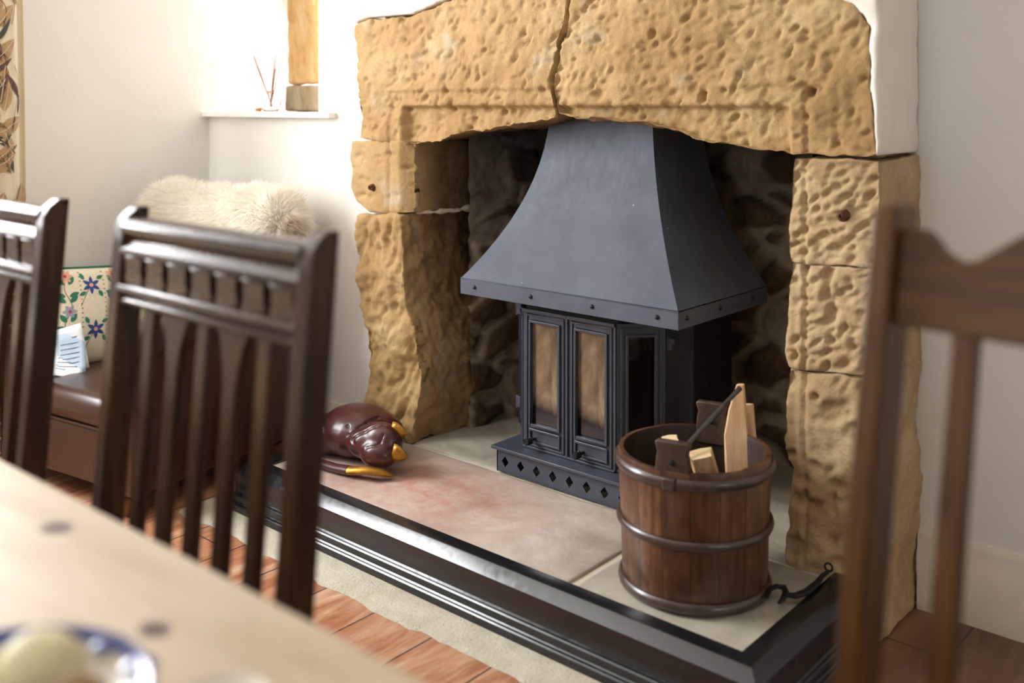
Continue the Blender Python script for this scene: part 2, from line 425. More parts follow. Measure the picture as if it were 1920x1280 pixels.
def table_mat():
    m, nt, b = mk('scrubbed_pine'); v = coords(nt, (1.2, 9, 9))
    n1 = noise_n(nt, 2.2, 5, .6, v, .8); n2 = noise_n(nt, 14, 4, .7, v)
    c = ramp(nt, n1, [(.3, rgb('#bda88a')), (.5, rgb('#cfbda2')), (.75, rgb('#dbcdb8'))])
    c = mix(nt, math_n(nt, 'MULTIPLY', n2, .25), c, rgb('#b79e7c'))
    sp = nt.nodes.new('ShaderNodeSeparateXYZ'); nt.links.new(coords(nt), sp.inputs[0])
    fr = math_n(nt, 'FRACT', math_n(nt, 'DIVIDE', math_n(nt, 'ADD', sp.outputs[1], 2.0), .17))
    for (kx, ky, r) in [(at(118, 985, Z=.75).x, at(118, 985, Z=.75).y, .017), (at(293, 1177, Z=.75).x, at(293, 1177, Z=.75).y, .014), (-1.9, .2, .016), (-.35, .1, .015), (.3, .38, .014)]:
        mp = nt.nodes.new('ShaderNodeMapping'); nt.links.new(coords(nt), mp.inputs['Vector'])
        mp.inputs['Scale'].default_value = (1/r/1.5, 1/r/1.1, .01); mp.inputs['Location'].default_value = (-kx/r/1.5, -ky/r/1.1, 0)
        g = nt.nodes.new('ShaderNodeTexGradient'); g.gradient_type = 'SPHERICAL'; nt.links.new(mp.outputs[0], g.inputs[0])
        c = mix(nt, math_n(nt, 'MULTIPLY', g.outputs['Fac'], 2.2, True), c, rgb('#5f4438'))
    nt.links.new(c, b.inputs['Base Color']); b.inputs['Roughness'].default_value = .45
    bump(nt, n2, .1, .001, b); return m
M['table'] = table_mat()
M['leather'] = plain('brown_leather', '#3b241b', .3, 0, .6, nscale=90, var=.2, bstr=.25, bdist=.001, coat=.15)
M['leather_dark'] = plain('dark_brown_leather', '#3d241a', .33, 0, .6, nscale=90, var=.25, bstr=.25, bdist=.001)
M['brass'] = plain('aged_brass_studs', '#8a6a4c', .35, .9, nscale=50, var=.2, bstr=0)
M['foot'] = wood('turned_foot_wood', '#4a2a18', '#7c4b2c', '#a87148', (5, 5, 3), .3, .3)
def fur_mat():
    m, nt, b = mk('ivory_wool'); n = noise_n(nt, 9, 4, .6, coords(nt))
    nt.links.new(ramp(nt, n, [(.3, rgb('#f4ecdc')), (.7, rgb('#fffcf5'))]), b.inputs['Base Color'])
    b.inputs['Roughness'].default_value = .75; b.inputs['Sheen Weight'].default_value = .3
    tr = nt.nodes.new('ShaderNodeBsdfTranslucent'); tr.inputs[0].default_value = (.98, .95, .88, 1)
    mx = nt.nodes.new('ShaderNodeMixShader'); mx.inputs[0].default_value = .5
    out = [x for x in nt.nodes if x.type == 'OUTPUT_MATERIAL'][0]
    nt.links.new(b.outputs[0], mx.inputs[1]); nt.links.new(tr.outputs[0], mx.inputs[2]); nt.links.new(mx.outputs[0], out.inputs[0]); return m
M['fur'] = fur_mat()
M['cloth'] = plain('cream_linen', '#e9dfc6', .9, nscale=220, var=.08, bstr=.3, bdist=.001)
M['green_trim'] = plain('dark_green_thread', '#1f6148', .85, nscale=200, bstr=.2)
M['leaf'] = plain('green_embroidery', '#2c7a58', .8, nscale=200, bstr=.2)
M['red'] = plain('red_embroidery', '#b8404a', .8, nscale=200, bstr=.2)
M['blue'] = plain('blue_embroidery', '#2c4a8c', .8, nscale=200, bstr=.2)
M['lilac'] = plain('lilac_embroidery', '#9a9fb5', .8, nscale=200, bstr=.2)
M['peach'] = plain('peach_embroidery', '#e3ab8c', .8, nscale=200, bstr=.2)
M['stem'] = plain('brown_embroidery', '#7a4c3c', .8, nscale=200, bstr=.2)
M['curtain'] = plain('cream_curtain_cotton', '#dfd0b4', .9, nscale=150, var=.06, bstr=.2, bdist=.001)
M['c_beige'] = plain('beige_leaf_print', '#b4946c', .9, nscale=60, var=.12, bstr=0)
M['c_olive'] = plain('olive_leaf_print', '#7d6f45', .9, nscale=60, var=.2, bstr=0)
M['c_teal'] = plain('slate_leaf_print', '#4a5450', .9, nscale=60, var=.3, bstr=0)
M['c_plum'] = plain('plum_leaf_print', '#6b4650', .9, nscale=60, var=.2, bstr=0)
M['c_line'] = plain('brown_line_print', '#6d4f38', .9, bstr=0)
M['cat'] = plain('oxblood_lacquered_wood', '#4a2120', .3, 0, .5, nscale=14, var=.35, bstr=.15, coat=.15)
M['gold'] = plain('worn_gold_paint', '#a8782c', .38, .65, nscale=30, var=.35, bstr=.15)
M['paper'] = plain('white_paper', '#eef1f3', .8, nscale=8, var=.03, bstr=0)
M['paper_blue'] = plain('pale_blue_print', '#b9cddf', .8, nscale=8, var=.05, bstr=0)
M['ink'] = plain('grey_ink', '#8796a8', .8, bstr=0)
M['china'] = plain('cream_glazed_china', '#ddd5c6', .35, nscale=10, var=.05, bstr=0, coat=.1)
M['china_blue'] = plain('blue_glaze_band', '#2b4490', .15, nscale=40, var=.4, bstr=0, coat=.5)
M['brown_lump'] = plain('brown_seed_husk', '#5c3a18', .6, nscale=30, var=.5, bstr=.6)
M['golden_lump'] = plain('golden_seed_husk', '#8f672f', .6, nscale=40, var=.5, bstr=.6)
M['cream_lump'] = plain('cream_shell', '#ddd2a4', .5, nscale=20, var=.15, bstr=.2)
M['reed'] = plain('orange_reed', '#8a4420', .7, nscale=60, bstr=.1)
M['cork'] = plain('amber_cork', '#c87f3c', .7, nscale=90, bstr=.2)
def mullion_mat():
    m, nt, b = mk('orange_window_sandstone'); v = coords(nt, (1, 1, .45))
    n1 = noise_n(nt, 16, 6, .65, v, .8); n2 = noise_n(nt, 70, 4, .7, v)
    sp = nt.nodes.new('ShaderNodeSeparateXYZ'); nt.links.new(coords(nt), sp.inputs[0])
    c = ramp(nt, n1, [(.3, rgb('#b08450')), (.5, rgb('#cfa56c')), (.75, rgb('#d9bd92'))])
    z = math_n(nt, 'GREATER_THAN', sp.outputs[2], 1.285)
    c = mix(nt, z, ramp(nt, n1, [(.3, rgb('#8c7856')), (.7, rgb('#b5a487'))]), c)
    nt.links.new(c, b.inputs['Base Color']); b.inputs['Roughness'].default_value = .9
    p = bump(nt, n1, .3, .008, b); bump(nt, n2, .3, .002, b, p); return m
M['mullion'] = mullion_mat()
def clear_glass(name, col=(1, 1, 1, 1), tr=1.0, rough=0.0):
    m, nt, b = mk(name); b.inputs['Base Color'].default_value = col
    b.inputs['Transmission Weight'].default_value = tr; b.inputs['Roughness'].default_value = rough
    b.inputs['IOR'].default_value = 1.45; return m
M['glass'] = clear_glass('bottle_glass', (.97, .95, .95, 1))
M['pane'] = clear_glass('window_glass')
M['liquid'] = clear_glass('pink_oil', (.95, .8, .75, 1))

# ------------------------------------------------------------------ room shell
XL, YB, YA, XR, YN, ZC = -3.56, 2.225, 2.45, 2.5, -3.0, 2.45
BX = -0.835                                  # right edge of the chimney breast
def struct(o): o['kind'] = 'structure'; return o
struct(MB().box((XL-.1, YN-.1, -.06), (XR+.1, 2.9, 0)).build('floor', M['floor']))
struct(MB().box((XL-.3, YN-.3, ZC), (XR+.3, 3.2, ZC+.1)).build('ceiling', M['ceiling']))
def wall_open(name, mt, axis, c0, c1, u0, u1, z0, z1, hole=None):
    """wall slab; axis 'x': runs along y at x=c0..c1, 'y': runs along x at y=c0..c1; hole=(ua,ub,za,zb)"""
    mb = MB()
    def bx(a, b, p, q):
        if b - a < 1e-4 or q - p < 1e-4: return
        if axis == 'x': mb.box((c0, a, p), (c1, b, q))
        else: mb.box((a, c0, p), (b, c1, q))
    if hole:
        a, b, p, q = hole
        bx(u0, a, z0, z1); bx(b, u1, z0, z1); bx(a, b, z0, p); bx(a, b, q, z1)
    else: bx(u0, u1, z0, z1)
    return struct(mb.build(name, mt))
wall_open('wall_left', M['plaster'], 'x', XL-.35, XL, YN-.3, 3.0, 0, ZC, (.0, 1.24, .95, 2.18))
WX1 = at(597, 200, Y=YB).x                    # right edge of the small window opening
wall_open('wall_back_left', M['plaster'], 'y', YB, YB+.55, XL, -2.5, 0, ZC, (XL, WX1, 1.165, 2.1))
wall_open('wall_alcove', M['plaster'], 'y', YA, YA+.3, BX-.12, XR+.3, 0, ZC)
wall_open('wall_right', M['plaster'], 'x', XR, XR+.3, YN-.3, YA+.3, 0, ZC, (-.2, 1.2, .9, 2.1))
wall_open('wall_near', M['plaster'], 'y', YN-.3, YN, XL-.3, XR+.3, 0, ZC, (-2.2, -.2, .9, 2.15))
# window frames
def window(name, axis, c, u0, u1, z0, z1, nu=2, nv=2, mt=None):
    o = empty(name); o['kind'] = 'structure'
    mb = MB(); t = .045
    def bx(mb, a, b, p, q, d):
        if axis == 'x': mb.box((c-d, a, p), (c+d, b, q))
        else: mb.box((a, c-d, p), (b, c+d, q))
    bx(mb, u0, u0+t, z0, z1, .03); bx(mb, u1-t, u1, z0, z1, .03); bx(mb, u0, u1, z0, z0+t, .03); bx(mb, u0, u1, z1-t, z1, .03)
    for i in range(1, nu):
        u = u0+(u1-u0)*i/nu; bx(mb, u-.012, u+.012, z0, z1, .02)
    for i in range(1, nv):
        z = z0+(z1-z0)*i/nv; bx(mb, u0, u1, z-.012, z+.012, .02)
    mb.build('window_frame', mt or M['sill'], o)
    g = MB(); bx(g, u0+t, u1-t, z0+t, z1-t, .002); g.build('pane', M['pane'], o); return o
window('window_1', 'x', XL-.28, .0, 1.24, .95, 2.18, 3, 3)
window('window_2', 'y', YB+.47, XL, WX1, 1.165, 2.1, 2, 2)
window('window_3', 'y', YN-.24, -2.2, -.2, .9, 2.15, 3, 3)
window('window_4', 'x', XR+.24, -.2, 1.2, .9, 2.1, 3, 3)

# chimney breast plaster: above the lintel and down its right side, thick uneven edge
def P2(px, py, Y=2.2): p = at(px, py, Y=Y); return (p.x, p.z)
mb = MB()
top = ZC
outl = [(-2.64, top), (-2.64, P2(664, 46)[1])] + [P2(*q) for q in ((690, 33), (775, 26), (860, -12))] + \
       [(-1.72, 1.575), (-1.2, 1.53)] + [P2(*q) for q in ((1545, -18), (1603, 10), (1627, 45), (1634, 120), (1638, 240), (1646, 292), (1660, 306))] + \
       [(BX, P2(1660, 303)[1]), (BX, top)]
mb.prism(outl, 2.192, YA)
me = remeshed(mb, .012)
co, no = arr(me)
fr = (no[:, 1] < -.2) & (co[:, 2] < 1.9)
co[:, 0] += np.where(co[:, 2] < 1.9, nz(co, 14, 3)*.006, 0); co[:, 1] += np.where(fr, nz(co, 9, 3, 4)*.007 + nz(co, 45, 2, 9)*.0025, 0)
struct(put(me, co, 'wall_chimney', M['plaster_rough']))

# skirting boards (light moulded top, plain face)
def skirt(name, pts_x0, pts_x1, Y, h=.165, axis='y', sgn=-1):
    mb = MB()
    prof = [(0, 0), (.018, 0), (.018, h-.045), (.014, h-.04), (.014, h-.012), (.008, h), (0, h)]
    vs = []; n = len(prof)
    for u in (pts_x0, pts_x1):
        for d, z in prof:
            vs.append((u, Y+sgn*d, z) if axis == 'y' else (Y+sgn*d, u, z))
    mb.add(vs, [tuple(range(n)), tuple(range(2*n-1, n-1, -1))] + [(i, (i+1) % n, (i+1) % n+n, i+n) for i in range(n)])
    return struct(mb.build(name, M['skirting']))
skirt('baseboard_left', XL, -2.62, YB)
skirt('baseboard_alcove', BX, XR, YA, .185)
skirt('baseboard_side', YN, YB, XL, .165, 'x', 1)
skirt('baseboard_right', YN, YA, XR, .165, 'x', -1)
skirt('baseboard_near', XL, XR, YN, .165, 'y', 1)

# window sill board and the stone mullion
sx0, sx1 = XL, at(618, 213, Y=YB-.03).x
mb = MB().box((sx0, YB-.035, 1.160), (sx1, YB+.25, 1.1795))
mb.box((sx0, YB+.25, 1.160), (WX1, YB+.47, 1.184))
struct(mb.build('trim_1', M['sill'], bevel=.002))
mxl, mxr = at(537, 200, Y=YB+.2).x, at(580, 200, Y=YB+.2).x
mb = MB().box((mxl, YB+.2, 1.29), (mxr, YB+.27, 2.1)); me = remeshed(mb, .008)
co, no = arr(me); co += no*(nz(co, 22, 3)*.004)[:, None]; mul = empty('trim_2'); mul['kind'] = 'structure'
put(me, co, 'mullion_stone', M['mullion'], mul)
mb = MB().box((mxl-.004, YB+.195, 1.184), (mxr+.008, YB+.28, 1.284)); me = remeshed(mb, .007)
co, no = arr(me); co += no*(nz(co, 22, 3, 5)*.006)[:, None]
put(me, co, 'mullion_base', M['mullion'], mul)

# ------------------------------------------------------------------ fireplace surround
fs = empty('fireplace_surround', (0, 0, 0), 0, 'honey sandstone fireplace surround with pitted jambs and a cracked shaped lintel', 'fireplace')
Xg = at(748, 300, Y=2.2).x; Xg2 = at(728, 300, Y=2.2).x
Zs1, Zs2 = 1.2, 1.252
Xr1, Xr2 = at(1487, 300, Y=2.2).x, at(1508, 400, Y=2.2).x
def pits(co, no, n, box, L=(.009, .024), W=(.005, .010), D=(.004, .010), ang=(-.4, 1.3), seed=1, mask=None):
    rnd = random.Random(seed); out = np.zeros(len(co))
    front = no[:, 1] < -.35
    for _ in range(n):
        cx, cz = rnd.uniform(box[0], box[1]), rnd.uniform(box[2], box[3])
        l, w_, d = rnd.uniform(*L), rnd.uniform(*W), rnd.uniform(*D); a = rnd.uniform(*ang)
        u = (co[:, 0]-cx)*cos(a) + (co[:, 2]-cz)*sin(a); v = -(co[:, 0]-cx)*sin(a) + (co[:, 2]-cz)*cos(a)
        q = (u/l)**2 + (v/w_)**2
        out += np.where(q < 4, np.exp(-(q**1.5)*1.4)*d, 0)
    return np.where(front, np.minimum(out, .016), 0)
def sstep(x, a, b):
    t = np.clip((x-a)/(b-a), 0, 1); return t*t*(3-2*t)
def block(name, outline, y0, y1, mt, seed, npits, big=.012, rough=.005, voxel=.0065, special=None, shear=0, pk={}, label=None):
    mb = MB().prism(outline, y0, y1)
    me = remeshed(mb, voxel); co, no = arr(me)
    xs = [p[0] for p in outline]; zs = [p[1] for p in outline]
    d = nz(co, 3.5, 2, seed)*big + nz(co, 14, 3, seed+3)*rough + nz(co, 42, 2, seed+8)*rough*.35
    co2 = co + no*d[:, None]
    co2[:, 1] += pits(co, no, npits, (min(xs)+.01, max(xs)-.01, min(zs)+.01, max(zs)-.01), seed=seed, **pk)
    if special: special(co, no, co2)
    if shear: co2[:, 0] += shear*(co[:, 1]-y0)
    o = put(me, co2, name, mt, fs)
    if label: o['label'] = label
    return o
def lint_left(co, no, c2):
    f = np.clip((-no[:, 1]-.05)/.6, 0, 1)
    rec = (1-sstep(co[:, 2], Zs1-.006, Zs1+.006))*sstep(co[:, 0], Xg-.004, Xg+.02)*.034
    r2 = (1-sstep(co[:, 2], Zs2-.008, Zs2+.004))*sstep(co[:, 0], Xg2-.006, Xg2+.006)*.008
    c2[:, 1] += f*(rec+r2)
def lint_right(co, no, c2):
    c2[:, 0] = np.where(co[:, 1] > 2.23, np.minimum(c2[:, 0], -.852), c2[:, 0])
    f = np.clip((-no[:, 1]-.05)/.6, 0, 1)
    rec = (1-sstep(co[:, 2], Zs1-.006, Zs1+.006))*(1-sstep(co[:, 0], Xr1-.03, Xr1-.005))*.030
    r2 = (1-sstep(co[:, 2], Zs2-.012, Zs2+.004))*(1-sstep(co[:, 0], Xr1+.0, Xr1+.02))*.006
    g = np.exp(-((co[:, 0]-Xr2)/.006)**2)*.007*(co[:, 2] < 1.26)
    hx, hz = at(1517, 173, Y=2.2).x, at(1517, 173, Y=2.2).z
    hole = np.exp(-(((co[:, 0]-hx)/.008)**2 + ((co[:, 2]-hz)/.010)**2))*.05
    hx2, hz2 = at(1316, 182, Y=2.2).x, at(1316, 182, Y=2.2).z
    hole += np.exp(-(((co[:, 0]-hx2)/.009)**4 + ((co[:, 2]-hz2)/.014)**4))*.022
    c2[:, 1] += f*(rec+r2+g+hole)
LL = [P2(*q) for q in ((664, 50), (690, 35), (775, 28), (860, -10))] + [(-1.9, 1.585)] + \
     [P2(*q) for q in ((1066, -45), (1062, 0), (1057, 40), (1046, 72), (1040, 108), (1029, 150), (1031, 185), (1034, 216), (1010, 226), (900, 243), (770, 266), (668, 262), (673, 220), (668, 130))]
block('lintel_stone', LL, 2.2, 2.40, M['stone'], 11, 300, .016, .008, .0052, lint_left,
      label='left half of the lintel, left of the crack')
LR = [P2(*q) for q in ((1069, -45), (1065, 10), (1060, 50), (1050, 85), (1044, 112), (1033, 150), (1034, 184), (1039, 214), (1075, 222), (1150, 228), (1220, 239), (1350, 264), (1462, 283), (1487, 293), (1560, 298), (1646, 294), (1638, 240), (1634, 120), (1627, 45), (1603, 10), (1545, -15))] + [(-1.3, 1.55)]
block('lintel_stone', LR, 2.2, 2.40, M['stone'], 23, 420, .016, .008, .0052, lint_right,
      label='right half of the lintel, right of the crack')
def jamb_l1(co, no, c2):
    f = np.clip((-no[:, 1]-.05)/.6, 0, 1)
    ch = np.clip(co[:, 0]-Xg, 0, .06)*.9
    g = np.exp(-((co[:, 0]-Xg2)/.006)**2)*.009
    c2[:, 1] += f*(ch+g)
J1 = [P2(*q) for q in ((658, 263), (772, 264), (772, 400), (690, 399), (664, 378), (655, 352), (659, 320), (654, 296))]
block('jamb_stone', J1, 2.2, 2.63, M['stone'], 31, 26, .008, .003, .0065, jamb_l1, .06, {'ang': (-.2, .2)},
      label='squared block under the left end of the lintel')
def jamb_l2(co, no, c2):
    f = np.clip((-no[:, 1]-.05)/.6, 0, 1)
    z = co[:, 2]
    k = np.exp(-((z-.42)/.14)**2)
    c2[:, 1] += f*np.clip(co[:, 0]-Xg+.05, 0, .2)*.6*k
    c2[:, 1] -= f*sstep(.36-z, 0, .15)*.01
J2 = [P2(*q) for q in ((672, 404), (754, 403), (756, 480), (756, 560), (772, 640), (782, 700), (782, 760), (778, 832), (685, 832), (684, 770), (692, 700), (690, 640), (680, 560), (676, 480), (669, 440))]
block('jamb_stone', J2, 2.195, 2.60, M['stone'], 41, 150, .024, .012, .006, jamb_l2, .04, {'ang': (1.0, 1.9), 'L': (.015, .05), 'W': (.006, .014)},
      label='tall weathered block at the foot of the left jamb')
def jamb_r(co, no, c2):
    f = np.clip((-no[:, 1]-.05)/.6, 0, 1)
    g = np.exp(-((co[:, 0]-Xr2)/.006)**2)*.008
    c2[:, 1] += f*(g + (1-sstep(co[:, 0], Xr1, Xr1+.018))*.006)
zr = lambda py, px=1560: at(px, py, Y=2.2).z
R1 = [P2(1487, 295), P2(1560, 296), (BX, zr(300, 1660)), (BX, zr(502, 1660)), P2(1560, 497), P2(1484, 489), P2(1480, 470), P2(1481, 400)]
block('jamb_stone', R1, 2.2, YA+.05, M['stone_pale'], 53, 105, .007, .004, .0046, jamb_r, 0, {'ang': (.2, .9), 'D': (.005, .011)}, 'pitted block under the right end of the lintel')
R2 = [P2(1484, 491), P2(1560, 499), (BX, zr(504, 1660)), (BX, zr(712, 1660)), P2(1560, 700), P2(1478, 686), P2(1474, 660), P2(1478, 560)]
block('jamb_stone', R2, 2.2, YA+.05, M['stone_pale'], 61, 95, .009, .004, .0046, jamb_r, 0, {'ang': (.2, 1.2), 'D': (.005, .012)}, 'middle pitted block of the right jamb')
R3 = [P2(1476, 688), P2(1560, 702), (BX, zr(714, 1660)), (BX, .003), (P2(1477, 1050)[0], .003), P2(1480, 960), P2(1484, 880), P2(1471, 830), P2(1472, 740)]
def jamb_r3(co, no, c2):
    jamb_r(co, no, c2)
block('jamb_stone', R3, 2.2, YA+.05, M['stone_pale'], 71, 60, .018, .007, .0055, jamb_r3, 0, {'L': (.012, .03), 'W': (.008, .02), 'D': (.006, .016)}, 'tall block at the foot of the right jamb')
# rusty fixings and mortar
for px, py in ((697, 351), (1579, 405)):
    p = at(px, py, Y=2.196)
    mb = MB().lathe([(0, -.006), (.008, -.006), (.011, -.002), (.012, .006), (.016, .010)], p, 14, 'y')
    mb.tube([p+Vector((.004*cos(a)*1.2, -.008-.002*a/6, .006*sin(a))) for a in np.linspace(0, 5, 12)], .0025, 6)
    mb.build('rusty_fixing', M['rust'], fs)
me = remeshed(MB().box((at(762, 404, Y=2.25).x-.02, 2.25, .850), (-2.305, 2.60, .863)), .008); co, no = arr(me)
co += no*(nz(co, 20, 3)*.012)[:, None]; put(me, co, 'mortar_joint', M['mortar'], fs)

# rubble lining of the fireplace
def rubble(name, fn, u0, u1, v0, v1, nu, nv, parent, seed=0):
    vs = []; fs_ = []; mo = []
    rnd = random.Random(seed)
    for j in range(nv+1):
        for i in range(nu+1):
            u = u0+(u1-u0)*i/nu; v = v0+(v1-v0)*j/nv
            q = Vector((u*5.5+seed, v*8.5, seed*.3))
            q += noise.noise_vector(q*1.7)*.35
            dist, _ = noise.voronoi(q, distance_metric='DISTANCE', exponent=2.5)
            e = dist[1]-dist[0]
            m_ = 1-min(1, max(0, (e-.14)/.12))
            h = min(e, .4)/.4
            vs.append(fn(u, v, -.028*h - noise.fractal(q*3, 1, 2, 3)*.008)); mo.append(m_)
    for j in range(nv):
        for i in range(nu):
            a = j*(nu+1)+i; fs_.append((a, a+1, a+nu+2, a+nu+1))
    me = bpy.data.meshes.new(name); me.from_pydata(vs, [], fs_); me.materials.append(M['rubble'])
    at_ = me.attributes.new('mortar', 'FLOAT', 'POINT'); at_.data.foreach_set('value', mo)
    smooth(me, 80); return link(bpy.data.objects.new(name, me), parent)
rubble('rubble_back', lambda u, v, h: (u, 2.78+h, v), -2.42, -.9, .1, 1.75, 190, 200, fs, 2)
rubble('rubble_side', lambda u, v, h: (-2.335+.09*(u-2.25)/.5-h, u, v), 2.42, 2.82, .1, 1.75, 60, 200, fs, 9)
rubble('rubble_side', lambda u, v, h: (-1.02+h, u, v), 2.3, 2.82, .1, 1.75, 60, 200, fs, 5)
MB().box((-2.55, 2.40, 1.5), (-.88, 2.9, 1.6)).box((-2.6, 2.82, 0), (-.85, 2.92, 1.7)).box((-2.62, 2.62, 0), (-2.36, 2.9, 1.6)).box((-1.0, 2.46, 0), (-.85, 2.9, 1.7)).build('flue_light_block', M['iron_dark'], fs)  # unseen black boxes, added to close the flue and keep the fireplace dark

# ------------------------------------------------------------------ hearth
HZ = .125
hearth = empty('hearth', (0, 0, 0), 0, 'raised flagstone hearth with one large pinkish slab in front of the stove', 'hearth')
MB().box((-2.56, 1.74, 0), (-.9, 2.2, HZ-.006)).box((-2.5, 2.2, 0), (-.95, 2.82, HZ-.006)).build('mortar_bed', M['mortar'], hearth)
def flag(x0, x1, y0, y1, mt, seed, skew=0, lab=None):
    mb = MB().hexa([(x0, y0, .06), (x1, y0, .06), (x1+skew, y1, .06), (x0, y1, .06), (x0, y0, HZ), (x1, y0, HZ), (x1+skew, y1, HZ), (x0, y1, HZ)])
    me = remeshed(mb, .011); co, no = arr(me)
    side = np.abs(no[:, 2]) < .5
    co[:, 0] += np.where(side, nz(co, 18, 3, seed)*.006, 0); co[:, 1] += np.where(side, nz(co, 18, 3, seed+5)*.006, 0)
    co[:, 2] += np.where(no[:, 2] > .3, nz(co, 5, 3, seed)*.003, 0)
    o = put(me, co, 'flagstone', mt, hearth)
    if lab: o['label'] = lab
flag(-2.515, -1.38, 1.757, 2.185, M['flag_red'], 3, -.01, 'large pinkish flagstone')
flag(-1.365, -.93, 1.757, 2.185, M['flag_grey'], 8, 0, 'grey flagstone under the bucket')
flag(-2.34, -1.75, 2.20, 2.80, M['flag_grey'], 12, 0)
flag(-1.735, -.98, 2.20, 2.80, M['flag_grey'], 15, 0)
# black moulded fender
prof = [(0, .06), (0, .133), (.004, .137), (.042, .137), (.045, .136), (.0685, .1140), (.070, .110), (.070, .058), (.073, .054), (.078, .053), (.081, .050),
        (.081, .034), (.084, .031), (.089, .030), (.092, .027), (.092, .006), (.0, .006)]
path = [((-2.50, 2.2), (-1, 0)), ((-2.50, 1.765), (-1, -1)), ((-.942, 1.765), (1, -1)), ((-.942, 2.2), (1, 0))]
vs = []
for (px_, py_), (nx, ny) in path:
    for o_, z in prof: vs.append((px_+nx*o_, py_+ny*o_, z))
n = len(prof); fcs = []
for k in range(3):
    for i in range(n): fcs.append((k*n+i, k*n+(i+1) % n, (k+1)*n+(i+1) % n, (k+1)*n+i))
fcs += [tuple(range(n)), tuple(range(4*n-1, 3*n-1, -1))]
fd = MB().add(vs, fcs).build('hearth_fender', M['fender'], ang=25)
tag(fd, 'low black painted moulded fender running round the edge of the stone hearth', 'fender')
# mortar strip between fender and boards, ragged front edge
mb = MB(); pts = []; N = 150
for i in range(N+1):
    x = -2.68 + (2.68-.80)*i/N
    pts.append((x, 1.575 + noise.fractal(Vector((x*9, 3.3, 0)), 1, 2, 4)*.016 + (.03 if x < -2.3 else 0)*0, 0))
vs = [];
for x, y, _ in pts: vs += [(x, y, .0005), (x, y+.008, .007), (x, 1.69, .010)]
fcs = []
for i in range(N):
    a = i*3; fcs += [(a, a+3, a+4, a+1), (a+1, a+4, a+5, a+2)]
o = MB().add(vs, fcs).build('trim_3', M['screed'], weld=False); struct(o)

# ------------------------------------------------------------------ stove hood
CX = -1.700
hood = empty('stove_hood', (CX, 2.63, .64), 0, 'flared blue-black steel canopy hood over the stove, studded rim', 'stove hood')
def hx(x, y, z): return (x-CX, y-2.63, z-.64)
prof_h = []
zt = 1.2
rows = [(1.55, .18, 2.37)]
for k in range(0, 25):
    s = k/24; e = .12*s + .88*s**2.15
    rows.append((zt-(zt-.688)*s, .183+.193*e, 2.365-.213*e))
mb = MB(); vs = []; fcs = []
for z, hw, yf in rows:
    c_ = CX-.022*min(1, max(0, (2*(.376-hw)/.386)))
    vs += [hx(c_-hw, 2.63, z), hx(c_-hw, yf, z), hx(c_+hw, yf, z), hx(c_+hw, 2.63, z)]
for k in range(len(rows)-1):
    for i in range(3): fcs.append((4*k+i, 4*k+i+1, 4*k+4+i+1, 4*k+4+i))
    fcs.append((4*k+3, 4*k, 4*k+4, 4*k+7))
mb.add(vs, fcs); mb.build('canopy', M['hood'], hood, ang=30)
rz0, rz1 = .640, .688
x0, x1, yf = CX-.378, CX+.378, 2.150
mb = MB()
a = [hx(x0, 2.63, 0), hx(x0, yf, 0), hx(x1, yf, 0), hx(x1, 2.63, 0)]; tt = .004
mb.box(hx(x0, yf, rz0), hx(x1, yf+tt, rz1)); mb.box(hx(x0, yf, rz0), hx(x0+tt, 2.63, rz1)); mb.box(hx(x1-tt, yf, rz0), hx(x1, 2.63, rz1)); mb.box(hx(x0, 2.626, rz0), hx(x1, 2.63, rz1))
mb.box(hx(x0, yf, rz1-.004), hx(x1, yf+.02, rz1+.001)); mb.box(hx(x1-.02, yf, rz1-.004), hx(x1, 2.63, rz1+.001))
mb.box(hx(x0+.004, yf+.004, rz0+.012), hx(x1-.004, 2.626, rz0+.016))
mb.build('rim', M['hood'], hood, bevel=.0012)
def rivet(x, y, ax):
    mb = MB()
    if ax == 'y': mb.lathe([(0, -.006), (.003, -.0055), (.0055, -.003), (.0065, 0)], (0, 0, 0), 12, 'y')
    else: mb.lathe([(.0065, 0), (.0055, .003), (.003, .0055), (0, .006)], (0, 0, 0), 12, 'x')
    o = mb.build('rivet', M['knob'], hood); o.location = hx(x, y, .665)
for px in (890, 995, 1110, 1232): rivet(at(px, 560, Y=yf).x, yf, 'y')
for y in (2.19, 2.36, 2.54): rivet(x1, y, 'x')

# ------------------------------------------------------------------ stove
st = empty('wood_stove', (-1.735, 2.23, HZ), 0, 'black cast iron stove with two narrow glazed doors on a pierced plinth', 'stove')
def sx(x, y, z): return (x+1.735, y-2.23, z-HZ)
# plinth: perforated front panel
z0, z1 = HZ+.001, .192; xa, xb = -1.968, -1.502; yp = 2.190
dpx = [(947, 860), (978, 868), (1007, 877), (1038, 887), (1069, 897), (1100, 908), (1133, 919)]
cx_ = [at(p, 0, Y=yp).x for p, _ in dpx]; step = (cx_[-1]-cx_[0])/6
cells = [cx_[0]+step*i for i in range(8)]
ed = [xa] + [(cells[i]+cells[i+1])/2 for i in range(7)] + [xb]
mb = MB()
for i in range(8):
    l, r = ed[i], ed[i+1]; cx = cells[i]; cz = (z0+z1)/2-.001; hw, hh = .0135, .0165
    for y in (yp, yp+.004):
        rect = [(l, z0), (cx, z0), (r, z0), (r, cz), (r, z1), (cx, z1), (l, z1), (l, cz)]
        dia = [(cx, cz-hh), (cx+hw, cz), (cx, cz+hh), (cx-hw, cz)]
        V = [sx(a_, y, b_) for a_, b_ in rect+dia]
        mb.add(V, [(0, 1, 8, 11, 7), (1, 2, 3, 9, 8), (3, 4, 5, 10, 9), (5, 6, 7, 11, 10)])
    V = [sx(a_, y, b_) for y in (yp, yp+.004) for a_, b_ in dia]
    mb.add(V, [(k, (k+1) % 4, (k+1) % 4+4, k+4) for k in range(4)])
